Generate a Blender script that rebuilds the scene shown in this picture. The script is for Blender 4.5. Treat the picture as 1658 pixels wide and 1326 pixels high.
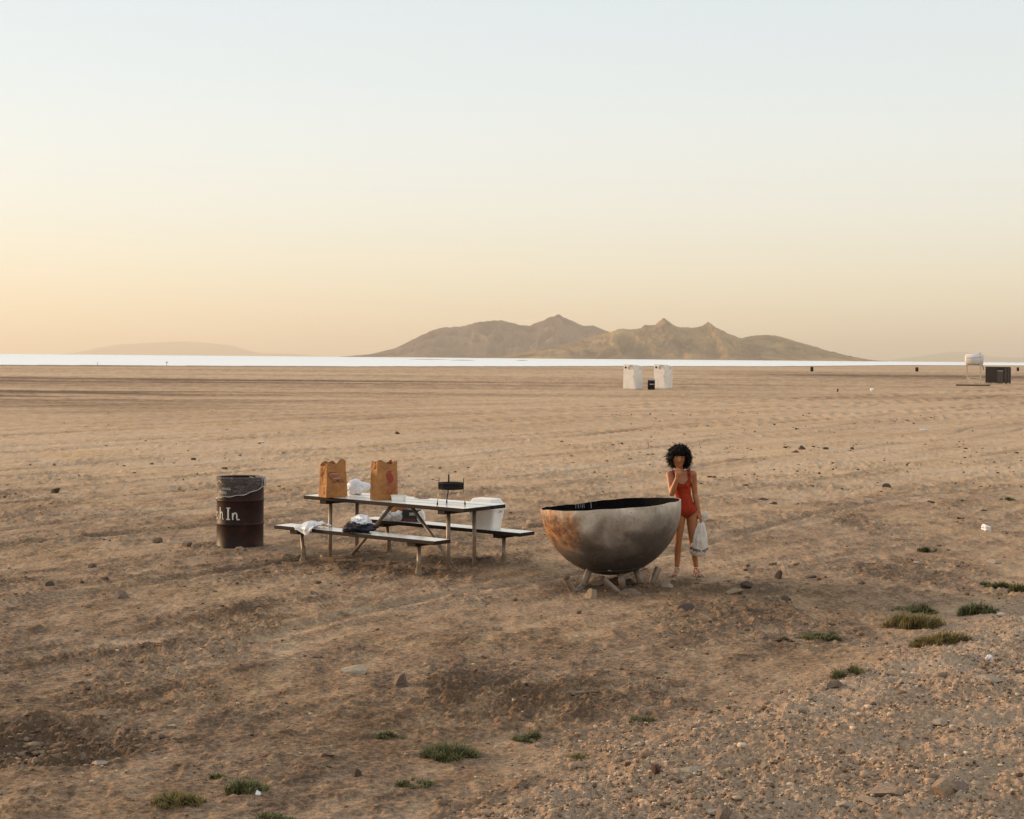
import bpy, bmesh, math, random
import numpy as np
from mathutils import Vector, Matrix, noise as mnoise

for _o in list(bpy.data.objects):
    bpy.data.objects.remove(_o, do_unlink=True)
scene = bpy.context.scene
C = scene.collection
R = math.radians
PI = math.pi

# ------------------------------------------------------------------ camera
CAM_H = 2.4            # eye height above the flat
FPX = 2550.0           # focal length in photo pixels (1658 wide)
ROLL = 0.0085
HOR = 83.4             # horizon above picture centre, photo pixels
cam_d = bpy.data.cameras.new('camera')
cam = bpy.data.objects.new('camera', cam_d)
C.objects.link(cam)
cam_d.sensor_fit = 'HORIZONTAL'
cam_d.sensor_width = 36.0
cam_d.lens = 36.0 * FPX / 1658.0
cam_d.shift_y = -HOR / 1658.0
cam_d.clip_start = 0.1
cam_d.clip_end = 200000.0
cam.matrix_world = Matrix.Translation((0, 0, CAM_H)) @ Matrix.Rotation(PI / 2, 4, 'X') @ Matrix.Rotation(ROLL, 4, 'Z')
scene.camera = cam

# ------------------------------------------------------------------ sky, sun, exposure
SUN_EL = R(9.0)
SUN_AZ = R(-64.0)      # from +Y (view direction), negative = to the left
world = bpy.data.worlds.new('World')
scene.world = world
world.use_nodes = True
wn = world.node_tree
for n in list(wn.nodes):
    wn.nodes.remove(n)
sky = wn.nodes.new('ShaderNodeTexSky')
sky.sky_type = 'NISHITA'
sky.sun_disc = False
sky.sun_elevation = SUN_EL
sky.sun_rotation = SUN_AZ
sky.altitude = 1280.0
sky.air_density = 1.0
sky.dust_density = 2.0
sky.ozone_density = 1.5
bg = wn.nodes.new('ShaderNodeBackground')
SKY_STRENGTH = 0.05
bg.inputs['Strength'].default_value = SKY_STRENGTH
wo = wn.nodes.new('ShaderNodeOutputWorld')
# dusty multiple scattering on top of the clear-air sky: whiter aloft, creamier low down, the same all round
wtc = wn.nodes.new('ShaderNodeTexCoord')
wsep = wn.nodes.new('ShaderNodeSeparateXYZ')
wn.links.new(wtc.outputs['Generated'], wsep.inputs[0])
wrp = wn.nodes.new('ShaderNodeValToRGB')
DUST = [(0.0, (0.798, 0.644, 0.448)), (0.03, (0.814, 0.685, 0.5)), (0.055, (0.829, 0.742, 0.572)), (0.09, (0.824, 0.783, 0.67)), (0.13, (0.809, 0.809, 0.747)), (0.17, (0.762, 0.798, 0.772)), (0.23, (0.711, 0.767, 0.778)), (0.5, (0.731, 0.772, 0.778)), (1.0, (0.747, 0.772, 0.778))]
while len(wrp.color_ramp.elements) < len(DUST): wrp.color_ramp.elements.new(0.5)
for e_, (p_, c_) in zip(wrp.color_ramp.elements, DUST):
    e_.position = p_; e_.color = (*c_, 1)
wn.links.new(wsep.outputs['Z'], wrp.inputs['Fac'])
wsc = wn.nodes.new('ShaderNodeMix'); wsc.data_type = 'RGBA'; wsc.blend_type = 'ADD'
wsc.inputs[0].default_value = 1.0
wmul = wn.nodes.new('ShaderNodeVectorMath'); wmul.operation = 'SCALE'
wmul.inputs['Scale'].default_value = 1.0 / SKY_STRENGTH
wn.links.new(wrp.outputs['Color'], wmul.inputs[0])
wthin = wn.nodes.new('ShaderNodeVectorMath'); wthin.operation = 'SCALE'
wthin.inputs['Scale'].default_value = 0.65
wn.links.new(sky.outputs['Color'], wthin.inputs[0])
wn.links.new(wthin.outputs[0], wsc.inputs[6])
wn.links.new(wmul.outputs[0], wsc.inputs[7])
wn.links.new(wsc.outputs[2], bg.inputs['Color'])
wn.links.new(bg.outputs['Background'], wo.inputs['Surface'])

sun_d = bpy.data.lights.new('sun', 'SUN')
sun_d.energy = 5.0
sun_d.angle = R(6.0)
sun_d.color = (1.0, 0.66, 0.36)
sun = bpy.data.objects.new('sun', sun_d)
C.objects.link(sun)
sun_vec = Vector((math.sin(SUN_AZ) * math.cos(SUN_EL), math.cos(SUN_AZ) * math.cos(SUN_EL), math.sin(SUN_EL)))
sun.rotation_euler = sun_vec.to_track_quat('Z', 'Y').to_euler()
sun.location = sun_vec * 60

vs = scene.view_settings
vs.view_transform = 'Standard'
vs.look = 'None'
vs.gamma = 1.0
vs.use_curve_mapping = False
vs.exposure = 0.0

# ------------------------------------------------------------------ helpers
def unproject(px, py, z=0.0):
    """photo pixel -> point on the level z"""
    u = px - 829.0
    w = 663.0 - py - HOR
    X = u * math.cos(ROLL) - w * math.sin(ROLL)
    Z = u * math.sin(ROLL) + w * math.cos(ROLL)
    D = (CAM_H - z) * FPX / -Z
    return Vector((X / FPX * D, D, z))

def tag(o, label=None, cat=None, group=None, kind=None):
    if label: o['label'] = label
    if cat: o['category'] = cat
    if group: o['group'] = group
    if kind: o['kind'] = kind
    return o

def thing(name, label, cat, loc=(0, 0, 0), rz=0.0, group=None):
    o = bpy.data.objects.new(name, None)
    o.empty_display_size = 0.2
    C.objects.link(o)
    o.location = loc
    o.rotation_euler = (0, 0, rz)
    return tag(o, label, cat, group)

def link(name, me, mats, parent=None):
    o = bpy.data.objects.new(name, me)
    C.objects.link(o)
    if mats is not None and not me.materials:
        for m in (mats if isinstance(mats, (list, tuple)) else [mats]):
            me.materials.append(m)
    if parent is not None:
        o.parent = parent
    return o

class MB:
    """collects shapes into one mesh"""
    def __init__(self):
        self.v = []; self.f = []; self.m = []; self.s = []
    def add(self, vs_, fs, mi=0, smooth=False):
        b = len(self.v)
        self.v += [tuple(p) for p in vs_]
        for f in fs:
            self.f.append(tuple(i + b for i in f)); self.m.append(mi); self.s.append(smooth)
        return self
    def box(self, lo, hi, M=None, mi=0, top=None):
        x0, y0, z0 = lo; x1, y1, z1 = hi
        p = [Vector(q) for q in ((x0,y0,z0),(x1,y0,z0),(x1,y1,z0),(x0,y1,z0),(x0,y0,z1),(x1,y0,z1),(x1,y1,z1),(x0,y1,z1))]
        if M is not None: p = [M @ q for q in p]
        fs = [(3,2,1,0),(4,5,6,7),(0,1,5,4),(1,2,6,5),(2,3,7,6),(3,0,4,7)]
        b = len(self.v)
        self.v += [tuple(q) for q in p]
        for k, f in enumerate(fs):
            self.f.append(tuple(i + b for i in f))
            self.m.append(top if (top is not None and k == 1) else mi); self.s.append(False)
        return self
    def bbox(self, lo, hi, bev=0.006, mi=0, top=None, M=None):
        """box with bevelled edges"""
        x0, y0, z0 = lo; x1, y1, z1 = hi
        b = bev
        rings = [(z0, b), (z0 + b, 0), (z1 - b, 0), (z1, b)]
        vs_ = []
        for z, i in rings:
            c = b - i if i == 0 else 0
            pts = [(x0+b, y0+i), (x1-b, y0+i), (x1-i, y0+b), (x1-i, y1-b), (x1-b, y1-i), (x0+b, y1-i), (x0+i, y1-b), (x0+i, y0+b)]
            for q in pts:
                p = Vector((q[0], q[1], z)); vs_.append(M @ p if M is not None else p)
        fs = []; ms = []
        for r in range(3):
            for k in range(8):
                fs.append((r*8+k, r*8+(k+1) % 8, (r+1)*8+(k+1) % 8, (r+1)*8+k)); ms.append(mi)
        fs.append(tuple(range(7, -1, -1))); ms.append(mi)
        fs.append(tuple(range(24, 32))); ms.append(mi if top is None else top)
        base = len(self.v)
        self.v += [tuple(q) for q in vs_]
        for f, m in zip(fs, ms):
            self.f.append(tuple(i + base for i in f)); self.m.append(m); self.s.append(False)
        return self
    def path(self, pts, rad, n=12, mi=0, caps=True, smooth=True):
        """tube through points with radius or radii"""
        pts = [Vector(p) for p in pts]
        if not isinstance(rad, (list, tuple)): rad = [rad] * len(pts)
        vs_ = []; up = None
        for i, p in enumerate(pts):
            d = (pts[min(i+1, len(pts)-1)] - pts[max(i-1, 0)]).normalized()
            if up is None:
                up = d.orthogonal().normalized()
            else:
                up = (up - d * up.dot(d))
                up = up.normalized() if up.length > 1e-6 else d.orthogonal().normalized()
            s = d.cross(up)
            for k in range(n):
                a = 2 * PI * k / n
                vs_.append(p + (up * math.cos(a) + s * math.sin(a)) * rad[i])
        fs = []
        for i in range(len(pts) - 1):
            for k in range(n):
                fs.append((i*n+k, i*n+(k+1) % n, (i+1)*n+(k+1) % n, (i+1)*n+k))
        self.add(vs_, fs, mi, smooth)
        if caps:
            b = len(self.v) - len(vs_)
            self.f.append(tuple(b + k for k in range(n-1, -1, -1))); self.m.append(mi); self.s.append(False)
            e = b + (len(pts)-1)*n
            self.f.append(tuple(e + k for k in range(n))); self.m.append(mi); self.s.append(False)
        return self
    def pipe(self, pts, r, t=0.004, n=16, mi=0):
        """open hollow pipe"""
        self.path(pts, r, n, mi, caps=False)
        b = len(self.v)
        self.path(list(reversed(pts)), r - t, n, mi, caps=False)
        return self
    def lathe(self, prof, n=48, mi=0, smooth=True, center=(0, 0), arc=None, fn=None):
        vs_ = []
        for (r, z) in prof:
            for k in range(n):
                a = 2 * PI * k / n
                p = (center[0] + r * math.cos(a), center[1] + r * math.sin(a), z)
                vs_.append(fn(p) if fn else p)
        fs = []
        for i in range(len(prof) - 1):
            for k in range(n):
                fs.append((i*n+k, i*n+(k+1) % n, (i+1)*n+(k+1) % n, (i+1)*n+k))
        return self.add(vs_, fs, mi, smooth)
    def disc(self, r, z, n=48, mi=0, center=(0, 0), flip=False):
        vs_ = [(center[0] + r*math.cos(2*PI*k/n), center[1] + r*math.sin(2*PI*k/n), z) for k in range(n)]
        f = tuple(range(n)); f = f[::-1] if flip else f
        return self.add(vs_, [f], mi)
    def sphere(self, c, r, nu=12, nv=8, mi=0, M=None):
        r = r if isinstance(r, (tuple, list)) else (r, r, r)
        vs_ = [Vector((0, 0, -1))]
        for j in range(1, nv):
            t = -PI/2 + PI*j/nv
            for k in range(nu):
                a = 2*PI*k/nu
                vs_.append(Vector((math.cos(t)*math.cos(a), math.cos(t)*math.sin(a), math.sin(t))))
        vs_.append(Vector((0, 0, 1)))
        fs = []
        for k in range(nu):
            fs.append((0, 1 + (k+1) % nu, 1 + k))
            for j in range(nv-2):
                a = 1 + j*nu + k; b = 1 + j*nu + (k+1) % nu
                fs.append((a, b, b+nu, a+nu))
            fs.append((1+(nv-2)*nu+k, 1+(nv-2)*nu+(k+1) % nu, len(vs_)-1))
        out = []
        for p in vs_:
            q = Vector((p.x*r[0], p.y*r[1], p.z*r[2]))
            if M is not None: q = M @ q
            out.append(q + Vector(c))
        return self.add(out, fs, mi, True)
    def mesh(self, name):
        me = bpy.data.meshes.new(name)
        me.from_pydata(self.v, [], self.f)
        me.polygons.foreach_set('material_index', self.m)
        me.polygons.foreach_set('use_smooth', self.s)
        me.update()
        return me
    def build(self, name, mats, parent=None):
        return link(name, self.mesh(name), mats, parent)

# ------------------------------------------------------------------ material helpers
def new_mat(name):
    m = bpy.data.materials.new(name)
    m.use_nodes = True
    nt = m.node_tree
    for n in list(nt.nodes): nt.nodes.remove(n)
    out = nt.nodes.new('ShaderNodeOutputMaterial')
    p = nt.nodes.new('ShaderNodeBsdfPrincipled')
    nt.links.new(p.outputs[0], out.inputs['Surface'])
    return m, nt, p, out

def nd(nt, t, **kw):
    n = nt.nodes.new(t)
    for k, v in kw.items():
        if k.startswith('i_'):
            n.inputs[k[2:].replace('_', ' ')].default_value = v
        else:
            setattr(n, k, v)
    return n

def noise_tex(nt, vec, scale, detail=4, rough=0.6, dist=0.0):
    n = nd(nt, 'ShaderNodeTexNoise')
    n.inputs['Scale'].default_value = scale
    n.inputs['Detail'].default_value = detail
    n.inputs['Roughness'].default_value = rough
    n.inputs['Distortion'].default_value = dist
    if vec is not None: nt.links.new(vec, n.inputs['Vector'])
    return n.outputs['Fac']

def ramp(nt, fac, stops, interp='LINEAR'):
    r = nd(nt, 'ShaderNodeValToRGB')
    r.color_ramp.interpolation = interp
    el = r.color_ramp.elements
    while len(el) < len(stops): el.new(0.5)
    for e, (p, c) in zip(el, stops):
        e.position = p
        e.color = (c[0], c[1], c[2], 1) if isinstance(c, (tuple, list)) else (c, c, c, 1)
    nt.links.new(fac, r.inputs['Fac'])
    return r.outputs['Color']

def mixc(nt, fac, a, b, mode='MIX'):
    n = nd(nt, 'ShaderNodeMix', data_type='RGBA', blend_type=mode)
    for sock, v in ((n.inputs[0], fac), (n.inputs[6], a), (n.inputs[7], b)):
        if hasattr(v, 'is_linked') or hasattr(v, 'links'): nt.links.new(v, sock)
        elif isinstance(v, (int, float)): sock.default_value = v
        else: sock.default_value = (v[0], v[1], v[2], 1)
    return n.outputs[2]

def mth(nt, op, a, b=None, c=None, clamp=False):
    n = nd(nt, 'ShaderNodeMath', operation=op, use_clamp=clamp)
    for i, v in enumerate((a, b, c)):
        if v is None: continue
        if isinstance(v, (int, float)): n.inputs[i].default_value = v
        else: nt.links.new(v, n.inputs[i])
    return n.outputs[0]

def obj_vec(nt, scale=(1, 1, 1)):
    t = nd(nt, 'ShaderNodeTexCoord')
    if scale == (1, 1, 1): return t.outputs['Object']
    m = nd(nt, 'ShaderNodeMapping')
    m.inputs['Scale'].default_value = scale
    nt.links.new(t.outputs['Object'], m.inputs['Vector'])
    return m.outputs['Vector']

def bump(nt, p, h, strength=0.3, dist=0.01):
    b = nd(nt, 'ShaderNodeBump')
    b.inputs['Strength'].default_value = strength
    b.inputs['Distance'].default_value = dist
    nt.links.new(h, b.inputs['Height'])
    nt.links.new(b.outputs['Normal'], p.inputs['Normal'])
    return b

def simple(name, a, b=None, rough=0.6, scale=8.0, metal=0.0, bmp=0.0, bscale=60.0, bdist=0.004, stretch=(1, 1, 1), spec=None, lo=0.35, hi=0.65):
    """two-tone noisy paint / stone / cloth"""
    m, nt, p, out = new_mat(name)
    v = obj_vec(nt, stretch)
    if b is None: b = tuple(c * 0.75 for c in a)
    f = noise_tex(nt, v, scale, 5, 0.62)
    c = ramp(nt, f, [(lo, b), (hi, a)])
    nt.links.new(c, p.inputs['Base Color'])
    p.inputs['Roughness'].default_value = rough
    p.inputs['Metallic'].default_value = metal
    if spec is not None: p.inputs['Specular IOR Level'].default_value = spec
    if bmp: bump(nt, p, noise_tex(nt, v, bscale, 4), bmp, bdist)
    return m
# ------------------------------------------------------------------ ground height field (world space)
_rs = np.random.RandomState(7)
_perm = _rs.permutation(512).astype(np.int64)
_ga = _rs.rand(512) * 2 * np.pi
_gx, _gy = np.cos(_ga), np.sin(_ga)

def pnoise(x, y, seed=0):
    xi = np.floor(x).astype(np.int64); yi = np.floor(y).astype(np.int64)
    xf = x - xi; yf = y - yi
    def g(ix, iy, dx, dy):
        h = _perm[(_perm[(ix + seed * 37) & 511] + iy) & 511]
        return _gx[h] * dx + _gy[h] * dy
    u = xf * xf * xf * (xf * (xf * 6 - 15) + 10); v = yf * yf * yf * (yf * (yf * 6 - 15) + 10)
    a = g(xi, yi, xf, yf); b = g(xi + 1, yi, xf - 1, yf)
    c = g(xi, yi + 1, xf, yf - 1); d = g(xi + 1, yi + 1, xf - 1, yf - 1)
    return ((a + (b - a) * u) + ((c + (d - c) * u) - (a + (b - a) * u)) * v) * 1.4

def fbm(x, y, seed=0, octs=4, gain=0.5, lac=2.03):
    r = 0; a = 1.0; s = 0
    for o in range(octs):
        r = r + a * pnoise(x + 13.7 * o, y - 7.3 * o, seed + o); s += a
        x = x * lac; y = y * lac; a *= gain
    return r / s

def sstep(a, b, x):
    t = np.clip((x - a) / (b - a), 0, 1)
    return t * t * (3 - 2 * t)

SHORE_X = np.array([-6000, -600, -114, -75, -41, 0, 36, 105, 266, 410, 1200, 6000.0])
SHORE_Y = np.array([200, 300, 351, 372, 390, 462, 539, 636, 1043, 1261, 2300, 4800.0])
WATER_Z = -0.12

def gravel_mask(x, y):
    s = ((x * 1.35) - (y - 9.25)) / 1.68
    return sstep(-0.25, 0.95, s + 0.55 * fbm(x / 1.3, y / 1.3, 60, 3)) * sstep(30, 19, y)

def pit_mask(x, y):
    d = np.sqrt(((x + 3.0) / 1.0) ** 2 + ((y - 9.65) / 0.66) ** 2) + 0.55 * fbm(x / 0.5, y / 0.5, 71, 4, 0.6)
    return sstep(1.15, 0.5, d)

TD = (0.55, 0.83)
def track_coords(x, y):
    return x * TD[0] + y * TD[1], x * TD[1] - y * TD[0]

def fields(x, y):
    """height and soil masks"""
    t, n = track_coords(x, y)
    far = sstep(30, 90, y)
    gm = gravel_mask(x, y)
    pm = pit_mask(x, y)
    z = 0.035 * fbm(x / 4.5, y / 4.5, 1, 3) * (1 - 0.5 * far)
    wob = 0.35 * fbm(x / 6, y / 6, 5, 2)
    # dragged streaks following the wheel tracks
    st = fbm((n + wob) / 0.32, t / 5.0, 10, 4, 0.6)
    st2 = fbm((n + wob) / 1.4, t / 18.0, 14, 3, 0.55)
    z += 0.010 * st * (1 - gm) + 0.012 * st2
    # single ruts
    rut = 0
    for k, (n0, w, a) in enumerate(((-26.5, .16, .030), (-25.0, .16, .030), (-22.2, .13, .022), (-20.7, .13, .022), (-33, .2, .03), (-31.4, .2, .03),
                                    (-17.4, .12, .018), (-15.9, .12, .018), (-12.2, .14, .016), (-9.1, .12, .014), (-38, .25, .03), (-40, .25, .03))):
        d = (n + 0.9 * fbm(t / 14.0, t * 0 + k, 90 + k // 2, 2) * 2 - n0) / w
        rut = rut + np.exp(-d * d) * (a / .03) * sstep(13, 19, y) * (0.45 + 0.55 * sstep(-.2, .2, fbm(t / 3.0, n, 97, 2)))
        z += 1.5 * a * (np.exp(-((np.abs(d) - 1.5) ** 2) * 2.2) * 0.6 - np.exp(-d * d)) * sstep(11, 15, y)
    # churned patches with clods
    rp = sstep(0.02, 0.30, fbm(x / 2.2 + 3, y / 3.2, 20, 4, 0.6) + 0.10 * sstep(16, 9, y))
    near = sstep(70, 22, y)
    cl = fbm(x / 0.16, y / 0.16, 30, 4, 0.62)
    bil = np.abs(fbm(x / 0.085, y / 0.085, 40, 3, 0.6))
    z += near * ((0.005 + 0.026 * rp) * cl * (1 - 0.2 * gm) + (0.004 + 0.014 * rp) * (bil - 0.15))
    z += near * 0.006 * fbm(x / 0.5, y / 0.5, 33, 3)
    lm = np.clip(fbm(x / 0.12, y / 0.12, 43, 2, 0.5) - 0.05, 0, 1)
    z += near * (1 - gm) * (0.25 + 0.75 * rp) * 0.085 * lm
    # broken crust: small scarps and flakes
    c1 = fbm(x / 0.30 + 0.4 * st, y / 0.26, 34, 3, 0.55); c2 = fbm(x / 0.11, y / 0.10, 36, 3, 0.6)
    k1 = sstep(-.04, .03, c1 - .10); k2 = sstep(-.06, .03, c2 - .12)
    pk = 0.30 + 0.70 * sstep(-.15, .25, fbm(x / 1.7 + 9, y / 2.0, 38, 3))
    z += near * pk * (0.020 * k1 + 0.016 * k2 * (0.4 + 0.6 * rp)) * (1 - gm)
    # gravel bank
    bank = ((x * 1.35) - (y - 9.25)) / 1.68
    z += gm * (0.06 + 0.05 * np.clip(bank, 0, 5))
    z += gm * (0.085 * fbm(x / 0.6, y / 0.6, 50, 4, 0.55) + 0.065 * (np.abs(fbm(x / 0.09, y / 0.09, 52, 4, 0.65)) - 0.12) + 0.02 * cl)
    # churned hollow at lower left
    z += pm * (-0.055 + 0.075 * fbm(x / 0.3, y / 0.3, 72, 4, 0.6) + 0.13 * (np.abs(fbm(x / 0.15, y / 0.15, 73, 4, 0.6)) - 0.1))
    z += 0.03 * np.exp(-(((x + 3.0) / 1.1) ** 2 + ((y - 10.35) / 0.25) ** 2))
    # low swells far out
    z += far * (0.055 * fbm(x / 90, y / 26, 80, 4, 0.55) + 0.02 * st2)
    # keep it flat where the table, drum and bowl stand
    # shore
    sh = np.interp(x, SHORE_X, SHORE_Y) + 22 * fbm(x / 45, x * 0, 85, 5, 0.65)
    e = y - sh
    z = np.where(e > -40, z + (0.0 - z) * np.clip((e + 40) / 40, 0, 1), z)
    z = np.where(e > 0, np.maximum(-0.03 * e, -1.0), z)
    # soil darkness, plus shade painted in by the table and bowl
    dk = 0.43 + 0.20 * fbm(x / 2.6, y / 3.4, 21, 5, 0.6) * near + 0.30 * st * (0.6 + 0.4 * near) + 0.25 * st2
    dk += 0.08 * rp * near + 0.30 * pm + 0.20 * sstep(32, 19, y) + 0.13 * sstep(17, 10, y) - 0.17 * sstep(26, 36, y) * sstep(75, 45, y)
    dk += 0.30 * np.exp(-(((x - 2.3) / 1.3) ** 2 + ((y - 16.45) / 0.55) ** 2)) * (0.6 + fbm(x / 0.5, y / 0.5, 95, 3)) + 0.26 * np.exp(-(((x - 1.0) / 0.8) ** 2 + ((y - 16.4) / 0.6) ** 2))  # shade painted into the soil right of the bowl and beneath it
    dk += 0.22 * np.exp(-(((x + 1.2) / 1.7) ** 2 + ((y - 17.9) / 0.9) ** 2)) * (0.7 + fbm(x / 0.6, y / 0.6, 96, 3)) + (0 + near * (0.10 * k1 * pk + 0.22 * fbm(x / 0.33, y / 0.42, 39, 3, 0.6)))  # table shade painted into the soil; then crust and mottling tones
    dk += 0.30 * rut
    bands = fbm(x / 150 + 0.4 * y / 60, y / 14.0, 24, 4, 0.6)
    dk += far * (0.55 * bands)
    b1 = np.exp(-((y - 92) / 24) ** 2) * sstep(12, -40, x + 16 * fbm(x / 20, y / 12, 26, 3)) * (0.35 + 0.9 * sstep(-.25, .3, fbm(x / 26, y / 5.0, 27, 4, 0.65)))
    b2 = np.exp(-((y - 150) / 14) ** 2) * (0.35 + 0.65 * sstep(30, -40, x)) * (0.3 + 0.9 * sstep(-.25, .3, fbm(x / 40, y / 9.0, 28, 4, 0.65)))
    b3 = sstep(60, 5, sh - y) * 0.55
    b4 = np.exp(-((y - 260) / 50) ** 2) * sstep(20, 60, x)
    dk += 0.70 * b1 + 0.6 * b2 + b3 + 0.5 * b4
    return z, np.clip(dk, 0, 1.4), gm, np.clip(rp * near + pm, 0, 1)

def ground_z(x, y):
    return float(fields(np.array([x], float), np.array([y], float))[0][0])

def on_ground(px, py):
    """ground point seen at a photo pixel"""
    z = 0.0
    for _ in range(4):
        p = unproject(px, py, z)
        z = ground_z(p.x, p.y)
    return Vector((p.x, p.y, z))

ys = [-4000, -600, -100, -30, -10, -3, 0, 2, 3.5, 4.6, 5.4, 5.9]
y = 6.2
while y < 1420:
    ys.append(y); y += min(max(0.0135, y * y / 4300.0), 9.0)
ys += [1600, 2000, 2600, 3400]
ys = np.array(ys)
NS = 1040
ss = np.concatenate([[-40, -12, -5, -2.6, -1.7, -1.25, -1.08], np.linspace(-1, 1, NS), [1.08, 1.25, 1.7, 2.6, 5, 12, 40]])
hw = 2.2 + 0.41 * np.maximum(ys, 0)
GX = ss[None, :] * hw[:, None]
GX = np.clip(GX, -5000, 5000)
GY = np.repeat(ys[:, None], len(ss), 1)
GZ, DK, GM, RP = fields(GX.ravel(), GY.ravel())
nr, nc = GX.shape
co = np.stack([GX.ravel(), GY.ravel(), GZ], 1).astype(np.float32)
idx = np.arange(nr * nc).reshape(nr, nc)
quads = np.stack([idx[:-1, :-1], idx[:-1, 1:], idx[1:, 1:], idx[1:, :-1]], -1).reshape(-1, 4)
me = bpy.data.meshes.new('beach')
me.vertices.add(len(co)); me.vertices.foreach_set('co', co.ravel())
me.loops.add(quads.size); me.loops.foreach_set('vertex_index', quads.ravel().astype(np.int32))
me.polygons.add(len(quads)); me.polygons.foreach_set('loop_start', np.arange(0, quads.size, 4, dtype=np.int32))
me.polygons.foreach_set('use_smooth', np.ones(len(quads), bool))
me.update()
for nm, arr in (('damp_and_shade', DK), ('gravel', GM), ('churn', RP)):
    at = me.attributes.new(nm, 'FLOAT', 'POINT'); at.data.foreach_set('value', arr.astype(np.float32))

def ground_material():
    m, nt, p, out = new_mat('beach_soil')
    geo = nd(nt, 'ShaderNodeNewGeometry')
    pos = geo.outputs['Position']
    A = {k: nd(nt, 'ShaderNodeAttribute', attribute_name=k).outputs['Fac'] for k in ('damp_and_shade', 'gravel', 'churn')}
    mp = nd(nt, 'ShaderNodeMapping', vector_type='POINT')
    mp.inputs['Rotation'].default_value = (0, 0, math.atan2(TD[0], TD[1]))
    mp.inputs['Scale'].default_value = (1, 0.22, 1)
    nt.links.new(pos, mp.inputs['Vector'])
    fine = noise_tex(nt, pos, 26.0, 6, 0.7)
    mid = noise_tex(nt, mp.outputs['Vector'], 3.2, 5, 0.65)
    grit = noise_tex(nt, pos, 90.0, 3, 0.7)
    f = mth(nt, 'ADD', A['damp_and_shade'], mth(nt, 'MULTIPLY', mth(nt, 'SUBTRACT', fine, 0.5), 1.55))
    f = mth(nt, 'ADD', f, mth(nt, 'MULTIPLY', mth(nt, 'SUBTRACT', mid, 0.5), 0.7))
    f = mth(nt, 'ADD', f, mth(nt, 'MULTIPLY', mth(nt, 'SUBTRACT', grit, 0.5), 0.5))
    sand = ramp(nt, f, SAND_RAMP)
    crumb = ramp(nt, noise_tex(nt, pos, 19.0, 6, 0.72, 0.3), [(0.57, 0.0), (0.63, 1.0)])
    crumb = mth(nt, 'MULTIPLY', crumb, mth(nt, 'ADD', 0.28, mth(nt, 'MULTIPLY', A['churn'], 0.50)))
    sand = mixc(nt, crumb, sand, (0.115, 0.074, 0.048))
    chip = ramp(nt, noise_tex(nt, pos, 33.0, 4, 0.7), [(0.66, 0.0), (0.71, 1.0)])
    sand = mixc(nt, mth(nt, 'MULTIPLY', chip, 0.55), sand, (0.58, 0.45, 0.33))
    hue = noise_tex(nt, pos, 0.35, 4, 0.6)
    sand = mixc(nt, ramp(nt, hue, [(0.42, 0.0), (0.68, 1.0)]), sand, mixc(nt, 1.0, sand, (1.03, 0.98, 0.86), 'MULTIPLY'))
    gn = noise_tex(nt, pos, 30.0, 5, 0.7)
    grav = ramp(nt, gn, GRAV_RAMP)
    dust = ramp(nt, noise_tex(nt, pos, 1.1, 5, 0.6), [(0.46, 0.0), (0.62, 0.75)])
    grav = mixc(nt, 1.0, grav, (1.04, 0.96, 0.91), 'MULTIPLY')
    grav = mixc(nt, dust, grav, mixc(nt, fine, (0.37, 0.268, 0.185), (0.58, 0.445, 0.325)))
    col = mixc(nt, A['gravel'], sand, grav)
    vor = nd(nt, 'ShaderNodeTexVoronoi', feature='F1')
    vor.inputs['Scale'].default_value = 42.0
    nt.links.new(pos, vor.inputs['Vector'])
    nt.links.new(col, p.inputs['Base Color'])
    p.inputs['Roughness'].default_value = 0.95
    p.inputs['Specular IOR Level'].default_value = 0.12
    hgt = mth(nt, 'ADD', noise_tex(nt, pos, 55.0, 5, 0.7), mth(nt, 'MULTIPLY', noise_tex(nt, mp.outputs['Vector'], 14.0, 4, 0.7), 0.8))
    hgt = mth(nt, 'ADD', hgt, mth(nt, 'MULTIPLY', mth(nt, 'MULTIPLY', vor.outputs['Distance'], -0.6), A['gravel']))
    bump(nt, p, hgt, 1.0, 0.022)
    return m
SAND_RAMP = [(0.0, (0.64, 0.470, 0.325)), (0.40, (0.50, 0.349, 0.226)), (0.72, (0.300, 0.196, 0.125)), (1.0, (0.130, 0.084, 0.055))]
GRAV_RAMP = [(0.25, (0.16, 0.116, 0.082)), (0.46, (0.37, 0.27, 0.187)), (0.62, (0.54, 0.415, 0.295)), (0.8, (0.66, 0.53, 0.395))]
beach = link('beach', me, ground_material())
tag(beach, 'wide flat brown sandy beach crossed by wheel tracks', 'beach', kind='structure')

# ------------------------------------------------------------------ lake
lk = MB()
lk.add([(-68000, 120, WATER_Z), (68000, 120, WATER_Z), (68000, 86000, WATER_Z), (-68000, 86000, WATER_Z)], [(0, 1, 2, 3)])
def lake_material():
    m, nt, p, out = new_mat('lake_water')
    geo = nd(nt, 'ShaderNodeNewGeometry')
    mp = nd(nt, 'ShaderNodeMapping')
    mp.inputs['Scale'].default_value = (0.02, 0.09, 1)
    nt.links.new(geo.outputs['Position'], mp.inputs['Vector'])
    p.inputs['Base Color'].default_value = (0.93, 0.92, 0.90, 1)
    p.inputs['IOR'].default_value = 1.34
    p.inputs['Roughness'].default_value = 0.3
    p.inputs['Metallic'].default_value = 0.5
    bump(nt, p, noise_tex(nt, mp.outputs['Vector'], 1.0, 4), 0.5, 1.5)
    return m
lake = lk.build('lake', lake_material())
tag(lake, 'pale shining lake behind the beach', 'lake', kind='structure')

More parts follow.
